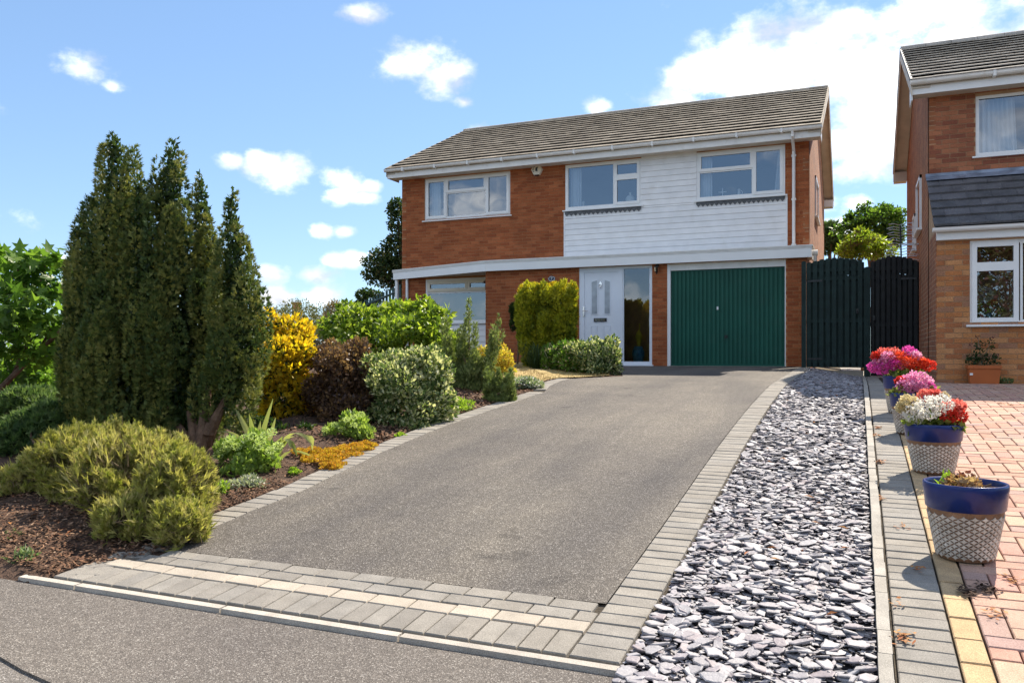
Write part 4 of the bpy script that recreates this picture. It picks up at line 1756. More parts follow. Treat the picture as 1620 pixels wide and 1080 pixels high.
    p = W(1169, 300, FY + .12)
    m = MB(); m.lathe([(.035, 0), (.03, .08), (.022, .13), (.028, .155), (.01, .18)], (p.x, FY + .13, zs - .005), 10, True)
    m.tube([(p.x + .03, FY + .13, zs + .14), (p.x + .075, FY + .13, zs + .10), (p.x + .05, FY + .13, zs + .03)], .008, 6)
    m.box(p.x - .05, p.x + .05, FY + .10, FY + .16, zs - .03, zs + .0)
    solo('figurine', m, 'ornament_white', 'small white figurine on the sill beside the cross', 'figurine')
    p = W(919, 320, FY + .12)
    m = MB(); m.lathe([(.04, 0), (.045, .06), (.03, .12), (.035, .19), (.02, .22)], (p.x, FY + .3, zs - .03), 10, True)
    m.box(p.x - .06, p.x + .06, FY + .08, FY + .36, zs - .05, zs - .025)
    solo('slim_vase', m, 'ornament_white', 'slim pale ornament on the sill next to the curtain', 'vase')
    # blue jar with yellow flower inside the side light
    p = W(1009, 545, GY + .35)
    m0 = FLOOR + .0
    A = thing('blue_jar', 'blue and white patterned jar behind the glass beside the front door', 'jar', (p.x, GY + .4, m0))
    m = MB(); m.lathe([(.085, 0), (.10, .05), (.135, .22), (.135, .30), (.10, .38), (.085, .40), (.10, .42)], (p.x, GY + .4, m0), 20, True)
    part('body', m, 'vase_blue', A, smooth=True)
    A2 = thing('yellow_flower', 'single yellow artificial flower standing in the blue jar', 'flower', (p.x, GY + .4, m0 + .42))
    m = MB(); m.tube([(p.x, GY + .4, m0 + .38), (p.x + .02, GY + .4, m0 + .65), (p.x + .03, GY + .4, m0 + .92)], .014, 6)
    part('stem', m, 'yellowish', A2)
    m = MB(); m.lathe([(.03, -.12), (.045, -.05), (.065, .04), (.075, .1), (.04, .18), (.01, .22)], (p.x + .01, GY + .4, m0 + .55), 9, True)
    part('petals', m, 'yellowish', A2)


build_fittings()
# ------------------------------------------------------------------ the neighbour's house
NYU, NYG = 14.6, 13.3
NX = 1.04
NZ = .73
NE, NZG = 14.27, 4.31 + ZC
NYR, NZR = 17.8, 6.02 + ZC
NXR = 7.0
N = thing('neighbour_house', 'orange and brown brick house beside the gates with lean-to roof over its front', 'house', (NX + 2, NYG, NZ))


def build_neighbour():
    xu = lambda px: W(px, 200, NYU).x
    xg = lambda px: W(px, 450, NYG).x
    wu = (xu(1543.5), 3.6, W(1545, 247, NYU).z, W(1545, 152, NYU).z)
    wg = (xg(1534.5), 3.2, W(1536, 513, NYG).z, W(1536, 381, NYG).z)
    lt = W(1470, 284, NYU).z          # top of the lean-to at the wall
    lb = W(1475, 359, NYG - .14).z    # its eave
    mb = MB()
    slab(mb, NX, NXR, NYU + .007, NYU + .15, NZ, NZG + .05, [wu])
    U = part('wall', mb, 'mortar_pale', N)
    r1 = brick_rects(NX, 3.4, lt - .06, NZG - .05, [wu], off=.1)
    mb = MB()
    slab(mb, NX, NXR, NYG + .007, NYG + .14, NZ - .15, lb + .02, [wg])
    mb.prism([(NX, NYG + .14, NZ - .1), (NX, NYU, NZ - .1), (NX, NYU, lt - .03), (NX, NYG + .14, lb - .03)], (.1, 0, 0))
    L = part('wall', mb, 'mortar_pale', N)
    r2 = brick_rects(NX, 3.0, NZ - .1, lb - .2, [wg], off=.03)
    bricks(L, [(NYG, r2)], 'brick_orange', 190)
    bricks(U, [(NYU, r1)], 'brick_dark', 110)
    yb = 2 * NYR - NE - .3
    mb = MB()
    mb.prism([(NX, NYU, NZ - .1), (NX, yb, NZ - .1), (NX, yb, NZG - .1), (NX, NYR, NZR - .1), (NX, NYU, NZG - .1)], (.1, 0, 0))
    mb.box(NX - .001, NX + .02, NYG + .001, NYU, NZ - .1, lb - .04)
    mb.box(NX + .1, NXR, yb - .1, yb, NZ, NZG - .1)
    mb.prism([(NXR, NYU, NZ - .1), (NXR, yb, NZ - .1), (NXR, yb, NZG - .1), (NXR, NYR, NZR - .1), (NXR, NYU, NZG - .1)], (.1, 0, 0))
    part('gable_wall', mb, 'sidebrick_n', N)
    # main roof
    xa, xb = .77, NXR + .2
    deck = MB()
    for y0 in (NE, 2 * NYR - NE):
        deck.prism([(xa + .02, y0, NZG - .035), (xa + .02, NYR, NZR - .035), (xa + .02, NYR, NZR - .1), (xa + .02, y0, NZG - .1)], (xb - xa - .04, 0, 0))
    RF = part('roof', deck, 'rooftile_n', N)
    tiles(RF, xa, 3.6, NE - .02, NZG - .03, NYR, NZR - .03, .30, .305, 'rooftile_n', limit=160, th=.017, lift=.044)
    back = MB()
    back.prism([(xa, 2 * NYR - NE, NZG), (xa, NYR, NZR), (xa, NYR, NZR + .035), (xa, 2 * NYR - NE, NZG + .035)], (xb - xa, 0, 0))
    back.prism([(3.6, NE, NZG), (3.6, NYR, NZR), (3.6, NYR, NZR + .035), (3.6, NE, NZG + .035)], (xb - 3.6, 0, 0))
    part('plain_slope', back, 'rooftile_n', RF)
    x = xa
    while x < 4:
        m = MB().tint()
        m.prism([(x, NYR + .11 * math.cos(t), NZR - .05 + .10 * math.sin(t)) for t in lin(0, math.pi, 8)], (.434, 0, 0))
        part('ridge_tile', m, 'rooftile_n', RF)
        x += .44
    m = MB()
    for y0 in (NE - .03, 2 * NYR - NE):
        m.prism([(xa - .016, y0, NZG + .02), (xa - .016, NYR, NZR + .02), (xa - .016, NYR, NZR - .045), (xa - .016, y0, NZG - .045)], (.03, 0, 0))
    part('verge', m, 'lead_dark', RF)
    m = MB()
    for y0 in (NE, 2 * NYR - NE):
        m.prism([(xa - .006, y0, NZG - .045), (xa - .006, NYR, NZR - .045), (xa - .006, NYR, NZR - .23), (xa - .006, y0, NZG - .23)], (.018, 0, 0))
    part('bargeboard', m, 'soffit', N)
    m = MB()
    for y0 in (NE, 2 * NYR - NE):
        m.prism([(xa + .012, y0, NZG - .11), (xa + .012, NYR, NZR - .11), (xa + .012, NYR, NZR - .13), (xa + .012, y0, NZG - .13)], (NX - xa - .012, 0, 0))
    part('verge_soffit', m, 'soffit', N)
    m = MB()
    m.box(xa, xb, NE + .03, NE + .05, NZG - .22, NZG - .03)
    m.box(xa, xa + .02, NE + .05, NYU + .15, NZG - .3, NZG - .05)
    part('fascia', m, 'white', N)
    m = MB(); m.box(xa, NX, 2 * NYR - NE - .3, 2 * NYR - NE, NZG - .28, NZG - .06)
    part('box_end', m, 'soffit', N)
    m = MB(); m.box(xa + .02, xb, NE + .05, NYU + .01, NZG - .205, NZG - .19)
    part('soffit', m, 'soffit', N)
    m = MB(); gutter(m, xa - .02, xb, NE - .035, NZG - .035)
    gt = part('gutter', m, 'gutter_white', N)
    for x in (1.9, 2.45, 3.0):
        m = MB(); m.box(x - .02, x + .02, NE - .1, NE + .02, NZG - .105, NZG - .018)
        part('gutter_bracket', m, 'gutter_white', gt)
    # lean-to
    m = MB()
    xa2 = NX - .02
    m.prism([(xa2, NYG - .14, lb - .02), (xa2, NYU, lt - .02), (xa2, NYU, lt - .08), (xa2, NYG - .14, lb - .08)], (3.4 - xa2, 0, 0))
    LR = part('lean_to_roof', m, 'slate_tile', N)
    tiles(LR, xa2 - .02, 3.3, NYG - .14, lb - .01, NYU - .10, lt - .07, .33, .27, 'slate_tile', limit=140, th=.03, lift=.032, overhang=.03)
    m = MB()
    n = 24
    for i in range(n + 1):
        x = xa2 - .03 + (3.4 - xa2) * i / n
        w = random.uniform(-.015, .015)
        m.v += [(x, NYU - .002, lt + .09), (x, NYU - .03, lt + .04 + w * .5), (x, NYU - .20 + w, lt - .055 + w * .3)]
    for i in range(n):
        for j in range(2):
            k = 3 * i + j
            m.face((k + 1, k + 4, k + 3, k))
    part('lead_flashing', m, 'lead', LR)
    m = MB(); m.box(NX, 3.6, NYG - .10, NYG - .08, lb - .19, lb - .03)
    m.box(NX, NX + .02, NYG - .08, NYG + .1, lb - .19, lb - .05)
    m.box(NX + .02, 3.6, NYG - .08, NYG + .02, lb - .19, lb - .175)
    part('fascia', m, 'white', N)
    m = MB(); gutter(m, NX - .06, 3.6, NYG - .165, lb - .035, .05)
    part('gutter', m, 'white', N)
    # windows
    window(N, wu[0], wu[1], wu[2], wu[3], NYU + .03, [(wu[0] + .02, 3.55, wu[2] + .02, wu[3] - .02, False)])
    a, b = xg(1538), xg(1612)
    zt = W(1575, 421, NYG).z
    window(N, wg[0], wg[1], wg[2], wg[3], NYG + .02, [(a, b, zt, wg[3] - .03, True), (a, b, wg[2] + .03, zt, True), (b + .02, b + 1.2, wg[2] + .03, wg[3] - .03, False)])
    # side windows, edge-on
    for (y0, y1, z0, z1) in ((16.2, 17.3, 3.4, 4.35), (17.7, 18.4, 3.2, 3.9)):
        m = MB()
        m.box(NX - .035, NX + .01, y0, y0 + .06, z0, z1); m.box(NX - .035, NX + .01, y1 - .06, y1, z0, z1)
        m.box(NX - .035, NX + .01, y0, y1, z1 - .06, z1); m.box(NX - .08, NX + .01, y0 - .06, y1 + .06, z0 - .04, z0)
        part('side_window', m, 'white', N)
    # curtain upstairs
    m = MB()
    x0, x1 = wu[0] + .06, xu(1612)
    n = 60
    for i in range(n + 1):
        t = i / n
        yy = NYU + .24 + .028 * math.sin(t * 46) + .012 * math.sin(t * 97 + 1)
        m.v += [(x0 + (x1 - x0) * t * 1.04, yy, wu[2] - .05), (x0 + (x1 - x0) * t * .95, yy, wu[3] + .1)]
    for i in range(n):
        m.face((2 * i, 2 * i + 2, 2 * i + 3, 2 * i + 1))
    solo('net_curtain', m, 'curtain', 'pleated white curtain in the upstairs window of the orange brick house', 'curtain')
    return wg, wu


WG, WU = build_neighbour()


def build_gates():
    y = YG
    posts = [W(1277, 500, y).x, W(1370.5, 500, y).x, NX - .02]
    zb = .70
    rr = random.Random(2)
    zat = lambda x: gz(x, y)
    for gi, (x0, x1, mt, lab, cat) in enumerate(((posts[0] - .012, posts[1] - .035, 'fence_green', 'dark green slatted wooden side gate with arched top beside the garage', 'gate'),
                                                 (posts[1] + .068, posts[2] - .01, 'fence_black', 'black slatted wooden gate with arched top against the orange brick house', 'gate'))):
        A = thing('side_gate', lab, cat, ((x0 + x1) / 2, y, zat((x0 + x1) / 2)), 'pair of side gates')
        lo = zat((x0 + x1) / 2) + (.09 if gi == 0 else .02)
        apex = x0 + (x1 - x0) * (.5 if gi == 0 else .48)
        ztop = (W(1318, 408, y).z, W(1412, 405, y).z)[gi]
        zsid = (W(1284, 417, y).z, W(1455, 413, y).z)[gi]
        top = lambda x: zsid + (ztop - zsid) * max(0, math.cos((x - apex) / (x1 - x0) * math.pi)) ** .9
        lz = ztop - .30
        n = 9
        st = (x1 - x0) / n
        # overlapping boards on two layers, an upper arched panel and the gate below it
        for i in range(n):
            xa, xb = x0 + i * st + .004, x0 + (i + 1) * st - st * .30
            for (za, zb2f, dy) in ((lo, lambda x: top(x) - .318, 0), (None, top, -.006)):
                a0 = za if za is not None else top(xa) - .322
                m = MB().tint()
                w = rr.uniform(-.004, .004)
                m.hexa([(xa, y - .018 + dy, a0), (xb, y - .018 + dy, a0), (xb, y + .0, a0), (xa, y, a0), (xa, y - .018 + dy, zb2f(xa) + w), (xb, y - .018 + dy, zb2f(xb) + w), (xb, y, zb2f(xb) + w), (xa, y, zb2f(xa) + w)])
                part('board', m, mt, A)
        for i in range(n):
            xa, xb = x0 + i * st + st * .62, min(x1, x0 + (i + 1) * st + st * .10)
            m = MB().tint()
            m.hexa([(xa, y + .04, lo), (xb, y + .04, lo), (xb, y + .055, lo), (xa, y + .055, lo), (xa, y + .04, top(xa) - .01), (xb, y + .04, top(xb) - .01), (xb, y + .055, top(xb) - .01), (xa, y + .055, top(xa) - .01)])
            part('back_board', m, mt, A)
        for z in (lo + .12, (lo + lz) / 2, lz - .08, ztop - .22):
            m = MB(); m.box(x0, x1 - .01, y + .001, y + .039, z - .035, z + .035)
            part('rail', m, mt, A)
        hx = (x1 - .12) if gi == 0 else x0 + .06
        hz = W(1348 if gi == 0 else 1372, 492 if gi == 0 else 503, y).z
        m = MB()
        m.box(hx - .018, hx + .022, y - .03, y - .016, hz - .04, hz + .04)
        m.tube([(hx, y - .03, hz), (hx, y - .06, hz), (hx + .0, y - .06, hz - .05)], .009, 6)
        part('latch', m, 'black_metal', A)
        for z in (lo + .16, lz - .12):
            m = MB(); xx = x0 + .02 if gi == 0 else x1 - .3
            m.box(xx, xx + .26, y - .024, y - .019, z - .018, z + .018)
            part('hinge', m, 'black_metal', A)
    for k, (x, mt, lab) in enumerate(((posts[0] - .06, 'fence_green', 'dark green gate post against the brick pier'), (posts[1] + .015, 'fence_green', 'broad dark green gate post between the two side gates'))):
        m = MB()
        w = .04 if k == 0 else .055
        zt = W(1290, 414, y).z if k == 0 else W(1365, 424, y).z
        m.box(x - w, x + w, y - .05, y + .05, zat(x) - .1, zt)
        m.prism([(x - w, y - .05, zt), (x + w, y - .05, zt), (x, y - .05, zt + .02)], (0, .1, 0))
        solo('gate_post', m, mt, lab, 'post', 'gate posts')
    # paving behind the gate, sunlit
    m = MB()
    m.quad((posts[0] - .1, y + .02, .70), (NX, y + .02, .70), (NX, 26, .75), (posts[0] - .1, 26, .75))
    struct('side_path', m, 'kerb')
    m = MB(); m.box(posts[0], posts[1] - .05, y + .06, y + .14, .66, zat(-.3) + .05)
    struct('gate_sill', m, 'paver_pale')


build_gates()


def build_aerial():
    y = 16.9
    c = W(1426, 384, y)
    e = W(1454, 386, y)
    A = thing('tv_aerial', 'silver many-rod television aerial on a bracket behind the black gate', 'aerial', (NX, y, e.z))
    m = MB()
    m.tube([(NX + .0, y, e.z), (c.x - .05, y, c.z - .03)], .013, 7)
    part('arm', m, 'alu', A)
    m = MB()
    m.ball((NX - .07, y - .02, e.z), .028, 8, 6)
    part('bracket', m, 'ornament_white', A)
    m = MB()
    b0, b1 = W(1424, 356, y), W(1426, 412, y)
    m.tube([b0, b1], .016, 6)
    part('boom', m, 'black_metal', A)
    for i in range(14):
        t = i / 13
        p = b0.lerp(b1, t)
        w = (.20 if i < 10 else .26) + .03 * (i % 2)
        for s in (-1, 1):
            mm = MB()
            mm.tube([p, p + Vector((s * w * .5, -.04, .022)), p + Vector((s * w, -.06, -.012 if i % 2 else .018))], .0065, 5)
            part('rod', mm, 'alu', A)


build_aerial()


def build_left_fence():
    # dark teal fence stepping down behind the left corner, with a white handrail in front
    A = thing('slat_fence', 'dark teal slatted fence sloping down behind the left corner of the house', 'fence', (-13.5, 20.5, .6))
    y0 = 20.6
    pts = [(560, 486, 24), (628, 452, 19.2)]
    n = 15
    for i in range(n):
        t = i / (n - 1)
        Y = 24 + (19.4 - 24) * t
        px = 560 + 72 * t
        py = 484 - 34 * t
        p = W(px, py, Y)
        m = MB().tint()
        d = Vector((.055, -.03, 0))
        a, b = p - d, p + d
        m.hexa([(a.x, a.y, .3), (b.x, b.y, .3), (b.x, b.y + .02, .3), (a.x, a.y + .02, .3), (a.x, a.y, p.z), (b.x, b.y, p.z), (b.x, b.y + .02, p.z), (a.x, a.y + .02, p.z)])
        part('slat', m, 'fence_teal', A)
    for dz in (-.15, -.8):
        q0, q1 = W(560, 484, 24), W(632, 450, 19.4)
        m = MB()
        m.tube([(q0.x, q0.y + .04, q0.z + dz), (q1.x, q1.y + .04, q1.z + dz)], .035, 4)
        part('rail', m, 'fence_teal', A)
    q0, q1 = W(588, 488, 18.6), W(627, 473, 17.95)
    A = thing('handrail', 'white metal handrail with thin uprights beside the house corner', 'handrail', (q0.x, q0.y, .9))
    m = MB(); m.tube([q0, q0.lerp(q1, .5) + Vector((0, 0, -.01)), q1], .022, 6)
    part('rail', m, 'white', A)
    for i in range(5):
        p = q0.lerp(q1, i / 4)
        m = MB(); m.tube([(p.x, p.y, .75), p], .010, 5)
        part('baluster', m, 'white', A)


build_left_fence()
# ------------------------------------------------------------------ foliage kit
T_OVAL = (np.array([(0, 0, 0), (-.5, .42, .10), (.5, .42, .10), (0, 1, -.06), (0, .5, -.02)], float), [(0, 4, 1), (0, 2, 4), (4, 3, 1), (4, 2, 3)])
T_NEEDLE = (np.array([(-.5, 0, 0), (.5, 0, 0), (0, 1, .0)], float), [(0, 1, 2)])
_sp = []
_sf = []
for _a, _l, _z in ((0, 1, 0), (.75, .8, .15), (-.75, .8, .15), (.4, .85, -.3), (-.4, .85, .4)):
    _n = len(_sp)
    _d = np.array((math.sin(_a), math.cos(_a), _z)); _d /= np.linalg.norm(_d)
    _s = np.array((math.cos(_a), -math.sin(_a), 0))
    _b = np.array((0, .12 * _n / 3, 0))
    _sp += [_b - _s * .15, _b + _s * .15, _b + _d * _l]
    _sf.append((_n, _n + 1, _n + 2))
T_SPRIG = (np.array(_sp), _sf)
_lob = [(0, 0, 0), (.18, .12, .02), (.5, .15, .05), (.28, .36, .02), (.55, .62, .05), (.2, .6, .02), (0, 1, -.04), (-.2, .6, .02), (-.55, .62, .05), (-.28, .36, .02), (-.5, .15, .05), (-.18, .12, .02), (0, .4, -.04)]
T_LOBED = (np.array(_lob, float), [(12, i, i + 1) for i in range(0, 11)] + [(12, 11, 0)])


def leafmesh(name, P, D, S, L, Wd, tint, T):
    tv, tf = T
    N_ = len(P)
    nl = np.cross(S, D)
    V = (P[:, None, :] + S[:, None, :] * (tv[None, :, 0, None] * Wd[:, None, None]) + D[:, None, :] * (tv[None, :, 1, None] * L[:, None, None]) + nl[:, None, :] * (tv[None, :, 2, None] * L[:, None, None]))
    k = len(tv)
    F = (np.arange(N_)[:, None, None] * k + np.array(tf)[None]).reshape(-1, 3)
    me = bpy.data.meshes.new(name)
    me.vertices.add(N_ * k)
    me.vertices.foreach_set('co', V.reshape(-1).astype(np.float32))
    nf = len(F)
    me.loops.add(nf * 3)
    me.loops.foreach_set('vertex_index', F.reshape(-1).astype(np.int32))
    me.polygons.add(nf)
    me.polygons.foreach_set('loop_start', np.arange(0, nf * 3, 3, dtype=np.int32))
    at = me.attributes.new('tint', 'FLOAT', 'FACE')
    at.data.foreach_set('value', np.repeat(tint, len(tf)).astype(np.float32))
    me.update(calc_edges=True)
    return me


def unitv(a):
    return a / np.maximum(1e-9, np.linalg.norm(a, axis=1, keepdims=True))


def scatter(clumps, n, L, Wd, up=.4, out=.8, jit=.5, shell=(.5, 1.03), tspread=.55, zmin=None, cull=True, front=None, flat=0.0):
    """leaves through the outer part of a set of ellipsoids"""
    C = np.array([c[:6] for c in clumps], float)
    w = (C[:, 3] * C[:, 4] * C[:, 5]) ** (2 / 3)
    idx = rng.choice(len(C), n, p=w / w.sum())
    u = unitv(rng.normal(size=(n, 3)))
    r = shell[0] + (shell[1] - shell[0]) * np.sqrt(rng.random(n))
    P = C[idx, :3] + u * C[idx, 3:6] * r[:, None]
    nrm = unitv(u / C[idx, 3:6])
    keep = np.ones(n, bool)
    if cull and len(C) > 1:
        for j in range(len(C)):
            q = (((P - C[j, :3]) / C[j, 3:6]) ** 2).sum(1)
            keep &= ~((q < .36) & (idx != j))
    if zmin is not None:
        keep &= P[:, 2] > zmin(P[:, 0], P[:, 1]) if callable(zmin) else P[:, 2] > zmin
    ct = rng.random(len(C))
    tint = (ct[idx] * (1 - tspread) + rng.random(n) * tspread)
    P, nrm, tint = P[keep], nrm[keep], tint[keep]
    n = len(P)
    D = unitv(out * nrm + up * np.array((0, 0, 1.0)) + jit * rng.normal(size=(n, 3)))
    ref = nrm + .7 * rng.normal(size=(n, 3)) + flat * np.array((0, 0, 1.0))
    S = unitv(np.cross(D, ref))
    Ls = L * rng.uniform(.65, 1.3, n)
    Ws = Wd * rng.uniform(.7, 1.25, n)
    return P, D, S, Ls, Ws, np.clip(tint, 0.001, .999)


def cp(px, py, Y, rx, rz, ry=None):
    c = W(px, py, Y)
    s = SP(px, Y)
    return (c.x, c.y, c.z, rx * s, (ry if ry is not None else rx * s), rz * s)


def lump(c, k, f=.45, spread=.75, seed=0):
    """break an ellipsoid into k smaller clumps over its surface plus a core"""
    r = random.Random(seed + int(c[0] * 100))
    out = [(c[0], c[1], c[2], c[3] * .72, c[4] * .72, c[5] * .72)]
    for _ in range(k):
        v = Vector((r.gauss(0, 1), r.gauss(0, 1), r.gauss(0, 1) + .2)).normalized()
        s = r.uniform(.75, 1.25) * f
        out.append((c[0] + v.x * c[3] * spread, c[1] + v.y * c[4] * spread, c[2] + v.z * c[5] * spread, c[3] * s, c[4] * s, c[5] * s))
    return out


def tufts(c, n, w, h, seed=0):
    """small upright tufts all over a mound (w, h in photograph pixels)"""
    r = random.Random(seed)
    s = c[4] / c[3]
    out = []
    k = math.hypot(c[0], c[1]) / FP
    for _ in range(n):
        v = Vector((r.gauss(0, 1), r.gauss(0, 1), r.gauss(0, 1) + .35)).normalized()
        q = r.uniform(.82, 1.08)
        a, b = w * k * r.uniform(.6, 1.5), h * k * r.uniform(.6, 1.5)
        out.append((c[0] + v.x * c[3] * q, c[1] + v.y * c[4] * q, c[2] + v.z * c[5] * q, a, a, b))
    return out


def stems(root, base, clumps, rad=.02, material='twig', n=7, name='stem'):
    m = MB()
    cs = random.Random(1).sample(list(clumps), min(n, len(clumps)))
    for c in cs:
        b = Vector(base) + Vector((random.gauss(0, rad * 2), random.gauss(0, rad * 2), -.03))
        e = Vector(c[:3])
        mid = b.lerp(e, .5) + Vector((random.gauss(0, .03), random.gauss(0, .03), .03))
        m.tube([b, mid, e], [rad, rad * .7, rad * .3], 5)
    part(name, m, material, root)


def plant(name, label, cat, base, clumps, specs, group=None, stem=True, rad=.015, stemmat='twig'):
    """specs: list of (n, L, W, template, material, kwargs)"""
    root = thing(name, label, cat, base, group)
    for k, (n, L, Wd, T, mt, kw) in enumerate(specs):
        kw = dict(kw)
        nm = kw.pop('name', 'foliage')
        cl = kw.pop('clumps', clumps)
        P, D, S, Ls, Ws, t = scatter(cl, n, L, Wd, **kw)
        me = leafmesh(nm, P, D, S, Ls, Ws, t, T)
        link(nm, me, mt, root, kind='stuff')
    if stem:
        stems(root, base, clumps, rad, stemmat)
    return root


def gbase(px, py, dy=0):
    p = G(px, py)
    x, y = p.x * (1 + dy / p.y), p.y + dy
    return (x, y, bedz(x, y) - .01)


above = lambda x, y: np.array([bedz(a, b) for a, b in zip(x, y)]) - .0


# ---------------- columnar yew
def build_yew():
    base = gbase(322, 722)
    Y = base[1]
    lobes = [  # py : px, radius px
        ([(222, 183, 4), (250, 185, 15), (300, 186, 23), (350, 180, 33), (430, 176, 48), (540, 188, 66), (620, 202, 72), (690, 240, 48), (712, 275, 24)], .0),
        ([(355, 135, 4), (400, 135, 13), (470, 140, 24), (560, 150, 36), (640, 175, 38)], -.05),
        ([(290, 222, 4), (330, 220, 11), (400, 222, 18), (480, 226, 24), (560, 232, 30)], -.12),
        ([(232, 278, 4), (255, 271, 13), (320, 268, 22), (400, 271, 32), (520, 275, 48), (620, 280, 52), (690, 300, 34)], .10),
        ([(282, 318, 4), (330, 321, 12), (400, 325, 19), (500, 330, 29), (600, 325, 34)], .28),
        ([(312, 367, 4), (350, 368, 10), (420, 371, 19), (500, 376, 30), (560, 380, 32), (610, 368, 28), (655, 348, 18)], .05)]
    s = SP(260, Y)
    clumps, cores_ = [], []
    r = random.Random(21)
    for (tab, dy) in lobes:
        ys = [q[0] for q in tab]; xs = [q[1] for q in tab]; rs = [q[2] * 1.1 if q[2] > 8 else q[2] for q in tab]
        y = ys[0]
        core = []
        tot = 0
        for a in np.arange(ys[0] + 4, ys[-1], 17.0):
            R = float(np.interp(a, ys, rs)); X = float(np.interp(a, ys, xs))
            k = max(1, int(R / 10 + r.random()))
            for _ in range(k):
                th = r.uniform(0, 2 * math.pi)
                lean = math.cos(th)
                rr = R * r.uniform(.84, 1.02)
                w = min(R * .55, r.uniform(9, 16)) if R > 10 else R
                h = r.uniform(30, 62) if R > 18 else 16
                c = W(X + rr * lean, a + h * .2, Y + dy)
                sp = SP(X, Y)
                clumps.append((c.x - math.sin(th) * SN * rr * sp * 0, c.y + math.sin(th) * rr * sp * .8, c.z, w * sp, w * sp, h * sp))
            if True:
                c = W(X, a, Y + dy)
                core.append((c.x, c.y, c.z, R * s * .74, R * s * .66, 18 * s))
        cores_ += core
    root = plant('yew', 'tall dark green columnar yew with several pointed crowns', 'conifer', base, clumps,
                 [(100000, .034, .040, T_SPRIG, 'yew', dict(up=.8, out=.7, jit=.35, shell=(.8, 1.04), tspread=.45)),
                  (24000, .05, .03, T_OVAL, 'dkgreen', dict(up=.8, out=.4, jit=.4, shell=(.3, 1.0), cull=False, name='inner_foliage', clumps=cores_))], stem=False)  # dark green core: shade between the plumes put into the leaf colour
    m = MB()
    b = Vector(base)
    for (px, py, r0) in ((345, 640, .06), (330, 610, .05), (300, 650, .055), (250, 640, .05), (372, 590, .045)):
        e = W(px, py, Y + .02)
        m.tube([b + Vector((random.gauss(0, .04), random.gauss(0, .03), -.06)), b.lerp(e, .45) + Vector((.02, -.04, -.03)), e], [r0 * 1.2, r0, r0 * .5], 8)
    part('trunk', m, 'bark', root)


build_yew()


